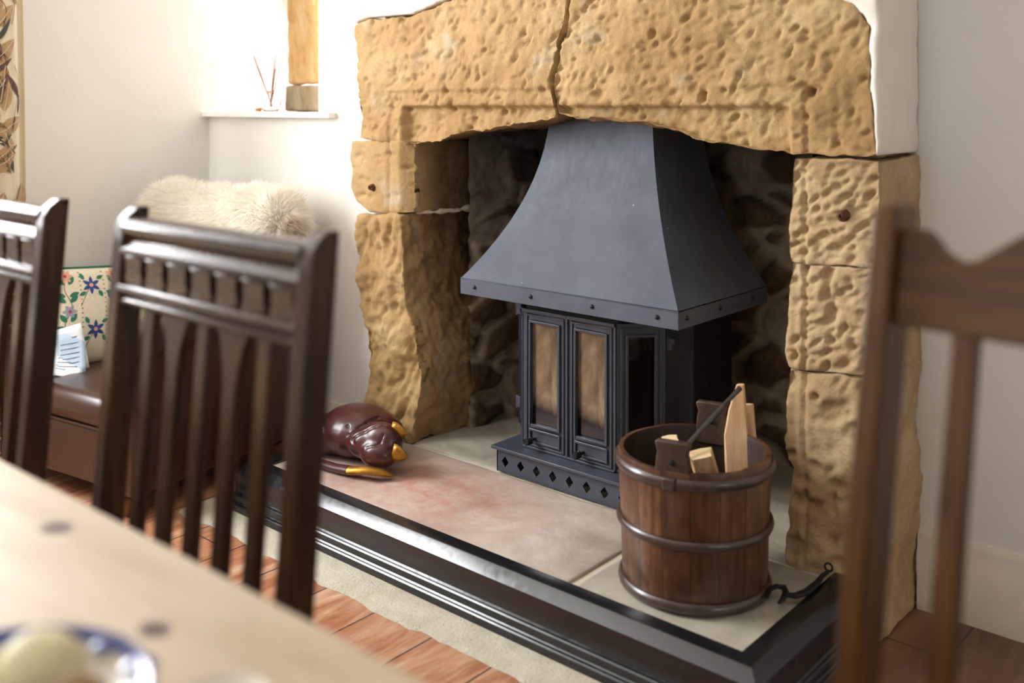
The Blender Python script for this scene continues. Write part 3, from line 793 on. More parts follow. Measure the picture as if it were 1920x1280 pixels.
mb.box(sx(xa, yp, z0), sx(xa+.004, 2.62, z1)); mb.box(sx(xb-.004, yp, z0), sx(xb, 2.62, z1)); mb.box(sx(xa, 2.616, z0), sx(xb, 2.62, z1))
mb.build('plinth', M['iron'], st)
MB().box(sx(xa-.012, yp-.014, .192), sx(xb+.012, 2.62, .2015)).build('hearth_plate', M['iron'], st, bevel=.002)
# body
zb0, zb1 = .2015, .652
F = [(-1.900, 2.245), (-1.570, 2.245), (-1.478, 2.345), (-1.455, 2.375), (-1.418, 2.385), (-1.418, 2.60), (-2.052, 2.60), (-2.052, 2.385), (-2.012, 2.375), (-1.992, 2.345)]
MB().prismz([(x+1.735, y-2.23) for x, y in F], zb0-HZ, zb1-HZ).build('firebox', M['iron_dark'], st, bevel=.003)
def fring(mb, x0, x1, z0, z1, t, y0, y1, tr=None):
    tz = tr or t
    mb.box((x0, y0, z0), (x0+t, y1, z1)); mb.box((x1-t, y0, z0), (x1, y1, z1))
    mb.box((x0+t, y0, z0), (x1-t, y1, z0+tz)); mb.box((x0+t, y0, z1-tz), (x1-t, y1, z1))
def door(x, wd, parent, ang=0, y=2.232, glass='stove_glass', knob=True):
    d = empty('door'); d.parent = parent; d.location = sx(x, y, .203); d.rotation_euler = (0, 0, ang)
    H = .402
    mb = MB()
    gx0, gx1, gz0, gz1 = .030, wd-.030, .072, H-.034
    # main frame
    mb.box((0, 0, 0), (gx0, .014, H)); mb.box((gx1, 0, 0), (wd, .014, H)); mb.box((gx0, 0, gz1), (gx1, .014, H)); mb.box((gx0, 0, 0), (gx1, .014, gz0))
    fring(mb, .012, wd-.012, .008, H-.010, .006, -.004, 0)
    fring(mb, gx0-.006, gx1+.006, gz0-.006, gz1+.006, .007, -.007, 0)
    fring(mb, gx0-.006, gx1+.006, .020, gz0-.014, .006, -.006, 0)
    mb.box((-.002, -.008, H-.006), (wd+.002, 0, H+.004)); mb.box((0, -.006, 0), (wd, 0, .006))
    o = mb.build('door_frame', M['iron'], d, bevel=.0012); bpy.data.objects.remove(o) if False else None
    MB().box((gx0-.004, .006, gz0-.004), (gx1+.004, .010, gz1+.004)).build('glass', M[glass], d)
    if knob:
        k = MB().lathe([(.0045, 0), (.0045, -.014), (.0085, -.016), (.0105, -.019), (.0105, -.023), (.009, -.024), (.0105, -.025), (.0105, -.030), (.009, -.032), (.0105, -.033), (.0105, -.038), (.008, -.041), (0, -.042)], (0, 0, 0), 18, 'y')
        o = k.build('knob', M['knob'], d); o.location = (gx0+.012 if parent is st and x < -1.8 else gx0+.032, -.002, .036)
    return d
def flat_door(x, wd, knobx, ang=0, y=2.232, glass='stove_glass', knob=True):
    """door frame is a child of the stove, glass and knob its sub-parts"""
    H = .402; mb = MB(); gx0, gx1, gz0, gz1 = .030, wd-.030, .072, H-.034
    mb.box((0, 0, 0), (gx0, .014, H)); mb.box((gx1, 0, 0), (wd, .014, H)); mb.box((gx0, 0, gz1), (gx1, .014, H)); mb.box((gx0, 0, 0), (gx1, .014, gz0))
    fring(mb, .010, wd-.010, .008, H-.010, .006, -.004, 0)
    fring(mb, gx0-.006, gx1+.006, gz0-.006, gz1+.006, .007, -.007, 0)
    fring(mb, gx0-.006, gx1+.006, .018, gz0-.014, .006, -.006, 0)
    mb.box((-.001, -.008, H-.006), (wd+.001, 0, H+.004)); mb.box((0, -.006, 0), (wd, 0, .006))
    o = mb.build('door', M['iron'], st, bevel=.0012); o.location = sx(x, y, .203); o.rotation_euler = (0, 0, ang)
    MB().box((gx0-.004, .006, gz0-.004), (gx1+.004, .010, gz1+.004)).build('glass', M[glass], o)
    if knob:
        k = MB().lathe([(.0045, 0), (.0045, -.014), (.0085, -.016), (.0105, -.019), (.0105, -.023), (.009, -.024), (.0105, -.025), (.0105, -.030), (.009, -.032), (.0105, -.033), (.0105, -.038), (.008, -.041), (0, -.042)], (0, 0, 0), 18, 'y')
        q = k.build('knob', M['knob'], o); q.location = (knobx, -.002, .030)
    return o
flat_door(-1.900, .163, .045)
flat_door(-1.734, .163, .055)
MB().box(sx(-1.7385, 2.226, .203), sx(-1.7325, 2.245, .605)).build('door_stop', M['iron'], st, bevel=.001)
# canted side panels with glass
L = sqrt(.092**2+.10**2)
o = flat_door(-1.569, L, 0, atan2(.10, .092), 2.236, 'stove_glass_dark', False); o.name = 'side_panel'
o = flat_door(-1.994, L, 0, -atan2(.10, .092), 2.336, 'stove_glass_dark', False); o.name = 'side_panel'
def hinge(x, y, z):
    mb = MB().box((-.014, -.006, .006), (.012, .010, .020)).box((-.010, -.006, -.012), (.004, .008, .006)).lathe([(0, -.016), (.006, -.016), (.006, .022), (0, .022)], (-.010, 0, 0), 10)
    o = mb.build('hinge', M['iron'], st, bevel=.001); o.location = sx(x, y, z)
hinge(-1.992, 2.325, .575); hinge(-1.992, 2.325, .29); hinge(-1.466, 2.35, .545); hinge(-1.466, 2.35, .29)

# ------------------------------------------------------------------ bucket
BC = (-1.173, 1.975)
bk = empty('log_bucket', (BC[0], BC[1], HZ+.002), 0, 'old round staved wooden bucket with dark hoops holding firewood on the hearth', 'bucket')
mb = MB(); N = 136
pr = [(0, .0), (.158, .0), (.160, .004), (.163, .05), (.1655, .15), (.172, .292), (.170, .300), (.160, .300), (.158, .292), (.152, .15), (.149, .03), (0, .03)]
mb.lathe(pr, (0, 0, 0), N)
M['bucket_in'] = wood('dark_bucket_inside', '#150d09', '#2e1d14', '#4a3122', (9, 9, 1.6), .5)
me_o = mb.build('staves', [M['bucket'], M['bucket_in']], bk, ang=50)
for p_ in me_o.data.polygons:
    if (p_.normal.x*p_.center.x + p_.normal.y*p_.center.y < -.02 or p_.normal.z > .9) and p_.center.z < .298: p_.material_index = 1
for v in me_o.data.vertices:
    if v.co.z > .28:
        a = atan2(v.co.y, v.co.x); k = (a+3.3)*17/(2*pi); v.co.z += .004*noise.noise(Vector((math.floor(k)*3.7, 0, 1)))
def hoop(r, z, rr, nm=.0):
    pts = []
    mb = MB(); vs = []; fcs = []; n, m_ = 96, 10
    for i in range(n):
        a = 2*pi*i/n; wob = noise.noise(Vector((cos(a)*3, sin(a)*3, z*20)))*.0016
        for j in range(m_):
            q = 2*pi*j/m_; rad = r+(rr*.75)*cos(q)+wob
            vs.append((rad*cos(a), rad*sin(a), z+rr*sin(q)+wob))
    for i in range(n):
        for j in range(m_): fcs.append((i*m_+j, ((i+1) % n)*m_+j, ((i+1) % n)*m_+(j+1) % m_, i*m_+(j+1) % m_))
    mb.add(vs, fcs); return mb.build('hoop', M['hoop'], bk)
hoop(.171, .276, .0125); hoop(.169, .147, .0095); hoop(.163, .012, .012)
for sgn in (-1, 1):
    off = Vector((.077*CY-.154*SY, .077*SY+.154*CY))*sgn     # lug position on the rim
    a = atan2(off.y, off.x)
    out = [(-.036, .262), (.036, .262), (.038, .30), (.036, .325), (.033, .338), (.037, .350), (.039, .358), (.034, .362), (-.034, .362), (-.039, .358), (-.037, .350), (-.033, .338), (-.036, .325), (-.038, .30)]
    mb = MB().prism(out, -.011, .008)
    o = mb.build('lug', M['lug'], bk, bevel=.003)
    R = .155
    o.location = (cos(a)*R, sin(a)*R, 0); o.rotation_euler = (0, 0, a+pi/2 if sgn < 0 else a+pi/2)
    MB().lathe([(0, -.0165), (.004, -.016), (.0065, -.013), (.0065, .012), (.004, .014), (0, .0145)], (0, 0, .318), 12, 'y').build('bolt', M['knob'], o)
    if sgn < 0:
        MB().box((-.016, -.031, .264), (.012, -.010, .290)).build('strap', M['hoop'], o, bevel=.003)

# firewood
def billet(name, p0, p1, wd, th, roll, mats, label, group=None, taper=1.0, tip=0, seed=0):
    p0 = Vector(p0); p1 = Vector(p1); t = (p1-p0).normalized()
    a = t.cross(Vector((0, 0, 1)) if abs(t.z) < .95 else Vector((0, 1, 0))).normalized(); b = t.cross(a)
    a2 = a*cos(roll)+b*sin(roll); b2 = -a*sin(roll)+b*cos(roll)
    rnd = random.Random(seed); L = (p1-p0).length
    sec = [(-.5, -.5), (0, -.56), (.5, -.42), (.52, 0), (.42, .5), (0, .46), (-.5, .42), (-.47, 0)]
    vs = []; K = 7
    for k in range(K):
        s = k/(K-1); sc = 1+(taper-1)*s
        for i, (u, v) in enumerate(sec):
            j = 1+rnd.uniform(-.05, .05)
            cut = tip*max(0, s-.72)/.28
            uu = u*wd*sc*j*(1-cut*.85) - cut*wd*.35
            vs.append(p0+t*(L*s) + a2*uu + b2*(v*th*sc*j))
    mb = MB(); n = len(sec)
    for k in range(K-1):
        for i in range(n):
            mb.cur = 1 if i in (2, 3) else 0
            mb.add([vs[k*n+i], vs[k*n+(i+1) % n], vs[(k+1)*n+(i+1) % n], vs[(k+1)*n+i]], [(0, 1, 2, 3)])
    mb.cur = 2; mb.add(vs[:n], [tuple(range(n-1, -1, -1))]); mb.add(vs[-n:], [tuple(range(n))])
    o = mb.build(name, mats, None, bevel=.0015, ang=25); tag(o, label, 'firewood', group); return o
LM = [M['log'], M['log'], M['log_end']]; LB = [M['log'], M['bark'], M['log_end']]
def bpt(px, py, d):
    r = (px-960)/FPX*d
    return Vector((r*CY-d*SY, r*SY+d*CY, HC+(HORIZON-py)/FPX*d))
billet('firewood', bpt(1392, 1010, 2.33), bpt(1374, 720, 2.37), .064, .028, .35, LM, 'tall pale split stick standing upright out of the bucket with a pointed tip', None, .8, .8, 2)
billet('firewood', bpt(1412, 1010, 2.345), bpt(1398, 757, 2.385), .040, .026, .2, LB, 'shorter brown-edged split stick behind the tall pointed one', None, .9, .5, 4)
billet('firewood', bpt(1350, 985, 2.22), bpt(1314, 850, 2.205), .052, .05, .5, LM, 'pale sawn block end beside the front lug of the bucket', None, .95, 0, 6)
billet('firewood', bpt(1275, 990, 2.28), bpt(1257, 822, 2.26), .038, .04, .7, LM, 'small pale block half hidden behind the front lug', None, .95, 0, 8)
billet('firewood', bpt(1300, 925, 2.30), bpt(1385, 960, 2.25), .055, .05, .3, LB, 'low split log lying deep inside the bucket', None, 1, 0, 9)
p0, p1 = bpt(1262, 862, 2.19), bpt(1388, 727, 2.29)
dr = (p1-p0)
mb = MB().tube([p0-dr*.0, p0+dr*.45, p0+dr*.55, p0+dr*.9, p1], [.0045, .0055, .0068, .0052, .0062], 8)
o = mb.build('iron_poker', M['dull_iron']); tag(o, 'thin dark iron rod leaning out of the bucket across the pale firewood', 'poker')

# iron tool lying on the fender corner by the right jamb
tl = empty('iron_tongs', tuple(at(1500, 1095, Z=.140)), 0, 'small black curved iron tool lying between the bucket and the right jamb', 'fire tool')
O = Vector(tl.location)
pp = [at(x, y, Z=.145)-O for x, y in ((1470, 1114), (1490, 1117), (1512, 1110), (1532, 1093), (1543, 1078), (1552, 1072))]
MB().tube(pp, [.007, .0085, .009, .008, .006, .005], 8, .7).build('handle', M['iron_dark'], tl)
jj = [at(x, y, Z=.147)-O for x, y in ((1438, 1118), (1444, 1104), (1456, 1099), (1470, 1101), (1474, 1112), (1466, 1126), (1460, 1130))]
MB().tube(jj, [.005, .006, .0065, .0075, .008, .006, .004], 8, .8).build('jaw', M['iron_dark'], tl)
rr = [at(1553, 1067, Z=.15)-O+Vector((.009*cos(a), 0.002, .009*sin(a)+.004)) for a in np.linspace(0, 2*pi, 13)]
MB().tube(rr, .0025, 6).build('ring', M['iron_dark'], tl)

# ------------------------------------------------------------------ carved cat
ct = empty('carved_cat', (-2.36, 2.0, HZ+.003), 0, 'dark red carved wooden curled cat with gilded ears, asleep on the hearth', 'ornament')
def blob(parts, voxel, name, mt, parent, grooves=(), sm=6, zmin=0.0):
    mb = MB()
    for c, sc, rz in parts:
        mb.ball(c, 1, 20, 14, sc, Matrix.Rotation(rz, 3, 'Z'))
    me = remeshed(mb, voxel)
    b = bmesh.new(); b.from_mesh(me)
    for _ in range(sm): bmesh.ops.smooth_vert(b, verts=b.verts, factor=.5, use_axis_x=True, use_axis_y=True, use_axis_z=True)
    b.to_mesh(me); b.free()
    co, no = arr(me)
    org = Vector(parent.location); W = co + np.array(org)
    for pl, wdt, dep in grooves:
        snap = []
        for (px_, py_) in pl:
            q = bpt(px_, py_, 1.0); c0_ = np.array((0, 0, HC)); d_ = np.array(q)-c0_; d_ = d_/np.linalg.norm(d_)
            rel = W-c0_; t_ = rel@d_; pd = np.linalg.norm(rel-t_[:, None]*d_, axis=1)
            k = np.argmin(np.where(pd < .007, t_, 99)); snap.append(tuple(co[k]))
        pl = snap
        for (a, c) in zip(pl[:-1], pl[1:]):
            a_, c_ = np.array(a), np.array(c); ab = c_-a_
            t = np.clip(((co-a_)@ab)/(ab@ab), 0, 1); dd = np.linalg.norm(co-(a_+t[:, None]*ab), axis=1)
            co = co - no*(np.exp(-(dd/wdt)**2)*dep)[:, None]
    co[:, 2] = np.maximum(co[:, 2], zmin)
    me.vertices.foreach_set('co', co.reshape(-1)); b = bmesh.new(); b.from_mesh(me)
    for _ in range(2): bmesh.ops.smooth_vert(b, verts=b.verts, factor=.4, use_axis_x=True, use_axis_y=True, use_axis_z=True)
    b.to_mesh(me); b.free(); co, no = arr(me)
    return put(me, co, name, mt, parent)
def cl(px, py, d): return bpt(px, py, d)-Vector((-2.36, 2.0, HZ+.003))
hc = cl(703, 833, 2.93)
g1 = [(648, 795), (655, 812), (668, 800), (690, 787), (712, 780)]
g2 = [(658, 820), (680, 806), (700, 796), (722, 792)]
g3 = [(716, 812), (714, 827), (702, 833), (684, 836)]
blob([((-.03, .02, .068), (.135, .12, .078), 0), ((-.10, -.02, .055), (.09, .10, .06), 0), ((.03, .05, .06), (.09, .07, .072), 0),
      (tuple(hc+Vector((.005, .02, .004))), (.07, .05, .058), .3), (tuple(hc+Vector((-.035, -.005, -.004))), (.062, .042, .045), .3), (tuple(hc+Vector((.015, .0, -.02))), (.062, .052, .045), 0)],
     .004, 'body', M['cat'], ct, ((g1, .0035, .007), (g2, .0035, .007), (g3, .003, .005), ([(650, 812), (656, 826), (662, 836)], .003, .005)), 9)
for (bx_, by_, tx, ty, d) in ((733, 806, 764, 814, 2.93), (735, 848, 765, 858, 2.88)):
    a, c = cl(bx_, by_, d), cl(tx, ty, d-.01)
    mid = (a+c)/2
    mb = MB(); u = (c-a); nrm = Vector((SY, -CY, 0)); up = u.cross(nrm).normalized()
    pts = []
    for s, h in ((0, .024), (.25, .025), (.5, .021), (.75, .013), (1, .001)):
        for q in (-1, -.5, 0, .5, 1): pts.append(a+u*s+up*h*q - nrm*(.010*(q*q)-.004)*(1-s))
    fc = [(i*5+j, i*5+j+1, i*5+j+6, i*5+j+5) for i in range(4) for j in range(4)]
    mb.add(pts, fc); o = mb.build('ear', [M['gold'], M['cat']], ct)
    md = o.modifiers.new('s', 'SOLIDIFY'); md.thickness = .006; md.offset = -1; md.material_offset = 1
tl_ = [cl(x, y, d) for x, y, d in ((600, 888, 2.96), (630, 886, 2.92), (655, 882, 2.89), (690, 882, 2.86), (715, 886, 2.86), (735, 891, 2.865))]
for q in tl_: q.z = max(q.z, .012)
MB().tube(tl_[:3], [.016, .017, .018], 12, .75).build('tail', M['cat'], ct)
MB().tube(tl_[2:], [.018, .017, .014, .006], 12, .7).build('tail_tip', M['gold'], ct)

# ------------------------------------------------------------------ armchair
AT = radians(9)
ac = empty('leather_armchair', (-2.70, 1.44, 0), AT, 'low brown leather armchair with studded rolled arms in the corner', 'armchair')
AW, AD = .73, .68           # local x from -AW to 0 (right side at 0), y from 0 (front) to AD
def cushion_box(name, a, b, mt, r=.03, parent=ac, seg=5, puff=0):
    mb = MB().box(a, b); o = mb.build(name, mt, parent, bevel=r, seg=seg, ang=60); return o
cushion_box('base', (-AW+.03, .02, .065), (-.03, AD-.02, .235), M['leather'], .015)
MB().tube([(-AW+.09, .018, .237), (-.10, .018, .237)], .005, 8).build('piping', M['leather_dark'], ac)
cushion_box('seat_cushion', (-AW+.10, .0, .237), (-.10, AD-.14, .335), M['leather'], .042)
for s in (0, 1):
    x0_ = -.10 if s == 0 else -AW; x1_ = x0_+.10
    o = cushion_box('arm', (x0_, .0, .07), (x1_, AD-.04, .50), M['leather_dark'], .012)
    cx = x1_-.035 if s == 0 else x0_+.035
    MB().lathe([(0, 0), (.045, 0), (.058, .008), (.062, .03), (.062, AD-.12), (.05, AD-.08), (0, AD-.08)], (cx, -.006, .515), 26, 'y').build('arm_roll', M['leather'], o)
    # pleats radiating on the scroll
    mb = MB()
    for k in range(14):
        a = 2*pi*k/14
        mb.tube([(cx+.014*cos(a), -.008, .515+.014*sin(a)), (cx+.035*cos(a), -.013, .515+.035*sin(a)), (cx+.056*cos(a), -.001, .515+.056*sin(a))], [.003, .006, .004], 6)
    mb.lathe([(0, -.018), (.006, -.016), (.009, -.010), (.009, 0)], (cx, 0, .515), 12, 'y')
    mb.build('pleats', M['leather'], o)
    fp = x0_+.022 if s == 0 else x1_-.022
    MB().tube([(fp, -.003, .49), (fp-.004, -.004, .3), (fp, -.003, .075)], .004, 6).build('seam', M['leather_dark'], o)
    for k in range(9):
        z = .085+.048*k
        q = MB().lathe([(0, -.005), (.004, -.004), (.006, 0)], (0, 0, 0), 10, 'y').build('stud', M['brass'], o); q.location = (fp, -.006, z)
cushion_box('backrest', (-AW+.02, AD-.16, .25), (-.02, AD, .86), M['leather_dark'], .05)
for x, y in ((-.078, .04), (-AW+.078, .04), (-.05, AD-.06), (-AW+.05, AD-.06)):
    MB().lathe([(0, 0), (.020, 0), (.026, .012), (.034, .035), (.036, .050), (.028, .062), (.022, .066), (.024, .072), (0, .072)], (x, y, 0), 20).build('foot', M['foot'], ac)

# sheepskin thrown over the backrest
def sheepskin():
    rnd = random.Random(5)
    A = Matrix.Translation(ac.location) @ Matrix.Rotation(AT, 4, 'Z')
    x0_, x1_ = -AW+.085, .04
    yc, ztop = AD-.08, .905
    def surf(u, v):                      # u across, v over the top: 0 front bottom .. 1 back bottom
        x = x0_+(x1_-x0_)*u
        en = sqrt(max(.02, 1-(max(0, abs(u-.5)-.42)/.08)**2)); r = .105*en; Lf, La = .30, pi*r; Lb = .22; tot = Lf+La+Lb; s = v*tot
        sag = -.012*cos((u-.45)*5) - .035*max(0, u-.75)/.25 - .03*max(0, .12-u)/.12
        if s < Lf: p = Vector((x, yc-r, ztop-.105-(Lf-s)+sag)); nn = Vector((0, -1, .1))
        elif s < Lf+La:
            a = (s-Lf)/r; p = Vector((x, yc-r*cos(a), ztop-.105+r*sin(a)+sag)); nn = Vector((0, -cos(a), sin(a)))
        else: p = Vector((x, yc+r, ztop-.105-(s-Lf-La)+sag)); nn = Vector((0, 1, .1))
        if u < .06 : nn = (nn+Vector((-1.2*(1-u/.06), 0, 0)))
        if u > .94 : nn = (nn+Vector((1.2*(u-.94)/.06, 0, 0)))
        return p, nn.normalized()
    mb = MB(); NU, NV = 30, 40
    vs = [surf(i/NU, j/NV)[0] - surf(i/NU, j/NV)[1]*.004 for j in range(NV+1) for i in range(NU+1)]
    mb.add([A @ v for v in vs], [(j*(NU+1)+i, j*(NU+1)+i+1, (j+1)*(NU+1)+i+1, (j+1)*(NU+1)+i) for j in range(NV) for i in range(NU)])
    V = []; Fc = []
    for k in range(26000):
        u = rnd.random(); v = rnd.uniform(.0, .82)
        p, nn = surf(u, v)
        clump = noise.noise_vector(Vector((u*9, v*9, 1)))*.9
        flow = Vector((.25*(u-.5)*2, -.35 if v < .5 else .2, -.55))
        d0 = (nn*1.0 + clump*.35 + flow*.25 + Vector((rnd.gauss(0, .12), rnd.gauss(0, .12), rnd.gauss(0, .12)))).normalized()
        d1 = (d0*.7 + flow*.7 + clump*.6).normalized()
        ln = rnd.uniform(.035, .062)
        sd = d0.cross(Vector((rnd.gauss(0, 1), rnd.gauss(0, 1), rnd.gauss(0, 1)))).normalized()*rnd.uniform(.0009, .0017)
        q0 = p; q1 = p+d0*ln*.5; q2 = q1+d1*ln*.5
        b = len(V); V += [A @ (q0-sd), A @ (q0+sd), A @ (q1-sd*.8), A @ (q1+sd*.8), A @ q2]
        Fc += [(b, b+1, b+3, b+2), (b+2, b+3, b+4)]
    for k in range(2600):
        a = rnd.uniform(0, 2*pi); rr_ = .07*sqrt(rnd.random()); e = rnd.choice((1, 1, -1))
        p = Vector((x1_-.012 if e > 0 else x0_+.012, yc+rr_*cos(a), ztop-.105-.02+rr_*sin(a)*.9))
        d0 = Vector((e*.9, cos(a)*.5, sin(a)*.5-.2)).normalized()+noise.noise_vector(p*30)*.3
        ln = rnd.uniform(.035, .06); sd = d0.cross(Vector((rnd.gauss(0, 1), rnd.gauss(0, 1), rnd.gauss(0, 1)))).normalized()*.0013
        q1 = p+d0*ln*.5; q2 = q1+(d0+Vector((0, 0, -.6))).normalized()*ln*.5
        b = len(V); V += [A @ (p-sd), A @ (p+sd), A @ (q1-sd*.8), A @ (q1+sd*.8), A @ q2]
        Fc += [(b, b+1, b+3, b+2), (b+2, b+3, b+4)]
    mb.add(V, Fc)
    o = mb.build('sheepskin_throw', M['fur'], weld=False, ang=180)
    tag(o, 'fluffy ivory sheepskin thrown over the back of the leather armchair', 'throw')
sheepskin()

# decals that follow a surface: leaves, flowers, stems
def leaf(mb, f, u, v, L, W, a, mi, lift=.0008):
    mb.cur = mi; n = 7; pts = []
    for i in range(n+1):
        s = i/n; w_ = W*sin(pi*min(1, s*1.0))**.8*(1-.25*s)
        for q in (-1, 0, 1):
            du, dv = L*s, w_*q; pts.append(f(u+du*cos(a)-dv*sin(a), v+du*sin(a)+dv*cos(a), lift))
    mb.add(pts, [(i*3+j, i*3+j+1, i*3+j+4, i*3+j+3) for i in range(n) for j in range(2)])
def flower(mb, f, u, v, r, np_, mi, mc, a0=0, sharp=.55):
    for k in range(np_): leaf(mb, f, u, v, r, r*sharp*.55, a0+2*pi*k/np_, mi)
    mb.cur = mc; pts = [f(u, v, .0016)]+[f(u+r*.22*cos(2*pi*i/10), v+r*.22*sin(2*pi*i/10), .0016) for i in range(10)]
    mb.add(pts, [(0, i+1, (i+1) % 10+1) for i in range(10)])
def vine(mb, f, pts, wd, mi, lift=.0006):
    mb.cur = mi; vs = []
    P_ = []
    for i in range(len(pts)-1):
        for k in range(6):
            s = k/6; a = pts[max(i-1, 0)]; b = pts[i]; c = pts[i+1]; d = pts[min(i+2, len(pts)-1)]
            P_.append(tuple(.5*((2*b[j])+(-a[j]+c[j])*s+(2*a[j]-5*b[j]+4*c[j]-d[j])*s*s+(-a[j]+3*b[j]-3*c[j]+d[j])*s**3) for j in (0, 1)))
    P_.append(pts[-1])
    for i, p in enumerate(P_):
        q = P_[min(i+1, len(P_)-1)]; r_ = P_[max(i-1, 0)]; a = atan2(q[1]-r_[1], q[0]-r_[0])
        for s in (-1, 1): vs.append(f(p[0]-sin(a)*wd*s, p[1]+cos(a)*wd*s, lift))
    mb.add(vs, [(2*i, 2*i+1, 2*i+3, 2*i+2) for i in range(len(P_)-1)])

# ------------------------------------------------------------------ embroidered cushion
def make_cushion():
    W_, H_ = .42, .33
    c0 = empty('embroidered_cushion', (-3.345, 1.70, .475), 0, 'cream cushion embroidered with flowers, green edging, standing in the leather armchair', 'cushion')
    c0.rotation_euler = (radians(-15), radians(5), pi/2+radians(1))
    def f(u, v, lift=0, side=1):     # local: x = u, z = v, bulge towards -y
        a = max(0, 1-(2*u/W_)**2); b = max(0, 1-(2*v/H_)**2)
        t = .055*(a*b)**.42
        pin = 1-.05*(2*v/H_)**2*1.0
        return Vector((u*(1-.05*(2*v/H_)**2*0-.04*(1-b)*0), -(t+lift)*side, v))
    mb = MB(); N = 26
    for side in (1, -1):
        vs = [f(-W_/2+W_*i/N, -H_/2+H_*j/N, 0, side) for j in range(N+1) for i in range(N+1)]
        mb.add(vs, [(j*(N+1)+i, j*(N+1)+i+1, (j+1)*(N+1)+i+1, (j+1)*(N+1)+i) for j in range(N) for i in range(N)])
    mb.build('cover', M['cloth'], c0, ang=180)
    hw, hh = W_/2, H_/2
    MB().tube([(-hw, 0, -hh), (0, 0, -hh), (hw, 0, -hh), (hw, 0, 0), (hw, 0, hh), (0, 0, hh), (-hw, 0, hh), (-hw, 0, 0), (-hw, 0, -hh)], .006, 8).build('edging', M['green_trim'], c0)
    mb = MB()      # materials: 0 leaf 1 red 2 blue 3 lilac 4 peach 5 stem
    for x0_ in (-.165, .165, 0.0):
        vine(mb, f, [(x0_-.004, -.15), (x0_+.014, -.09), (x0_-.012, -.03), (x0_+.012, .03), (x0_-.008, .09), (x0_+.005, .14)], .0012, 5)
        for k, v in enumerate((-.135, -.10, -.045, -.02, .045, .065, .105)):
            for s in (-1, 1):
                leaf(mb, f, x0_+.006*s, v, .034, .0095, pi/2-s*(.9+.3*((k*7) % 3-1)), 0)
        flower(mb, f, x0_+.004, .015, .024, 6, 3, 1); flower(mb, f, x0_-.002, .135, .026, 7, 4, 1)
        flower(mb, f, x0_, -.075, .022, 5, 4, 1, .3); flower(mb, f, x0_+.008, -.128, .018, 5, 1, 4)
    for k, (u, v) in enumerate(((.09, .10), (-.085, .10), (.085, -.06), (-.08, -.05))):
        flower(mb, f, u, v, .032, 6, 2, 4, .5, .42)
        for s in range(4): leaf(mb, f, u+.03*cos(s*1.6+.8), v+.03*sin(s*1.6+.8), .026, .008, s*1.6+.4, 0)
        vine(mb, f, [(u-.04, v-.07), (u-.02, v-.03), (u, v)], .001, 5)
    for x_ in (-.125, .125, -.045, .045):
        for k in range(20): leaf(mb, f, x_, -.15+.0155*k, .008, .0012, .6, 5); leaf(mb, f, x_+.007, -.15+.0155*k, .008, .0012, pi-.6, 5)
    mb.build('embroidery', [M['leaf'], M['red'], M['blue'], M['lilac'], M['peach'], M['stem']], c0, weld=False, ang=180)
make_cushion()
# letters on the seat
rnd = random.Random(3)
base = Vector((-3.185, 1.50, .332))
lt = [(-.04, .02, 1.2, .15, .09), (-.02, .0, .95, .14, .085), (-.01, -.02, .62, .14, .09), (.0, -.03, .35, .14, .09)]
for i, (dx_, dy_, tilt, ln, wd_) in enumerate(lt):
    mb = MB(); N = 6
    vs = [(-wd_/2+wd_*a/N, .004*sin(b/N*3), ln*b/N) for b in range(N+1) for a in range(N+1)]
    mb.add(vs, [(j*(N+1)+k, j*(N+1)+k+1, (j+1)*(N+1)+k+1, (j+1)*(N+1)+k) for j in range(N) for k in range(N)])
    mb.cur = 1
    for r_ in range(5): mb.add([(-wd_*.38, -.0012+.004*sin((.25+r_*.12)*3), ln*(.25+r_*.12)), (wd_*(.1+.2*rnd.random()), -.0012+.004*sin((.25+r_*.12)*3), ln*(.25+r_*.12)), (wd_*.3, -.0012+.004*sin((.25+r_*.12)*3), ln*(.25+r_*.12)+.003), (-wd_*.38, -.0012+.004*sin((.25+r_*.12)*3), ln*(.25+r_*.12)+.003)], [(0, 1, 2, 3)])
    o = mb.build('letter', [M['paper'], M['ink']] if i != 1 else [M['paper_blue'], M['ink']], weld=False, ang=180)
    md = o.modifiers.new('s', 'SOLIDIFY'); md.thickness = .0012
    o.location = base+Vector((dx_, dy_-.0, 0)); o.rotation_euler = (-(pi/2-tilt)*.9, (-.25, -.1, .12, .3)[i], radians(55)+i*.08)
    tag(o, ('white letter leaning upright against the embroidered cushion', 'pale blue printed leaflet in the stack on the leather seat', 'white folded letter in the middle of the stack on the leather seat', 'lowest white letter, lying nearly flat on the leather seat')[i], 'letter', 'letters on the armchair seat')

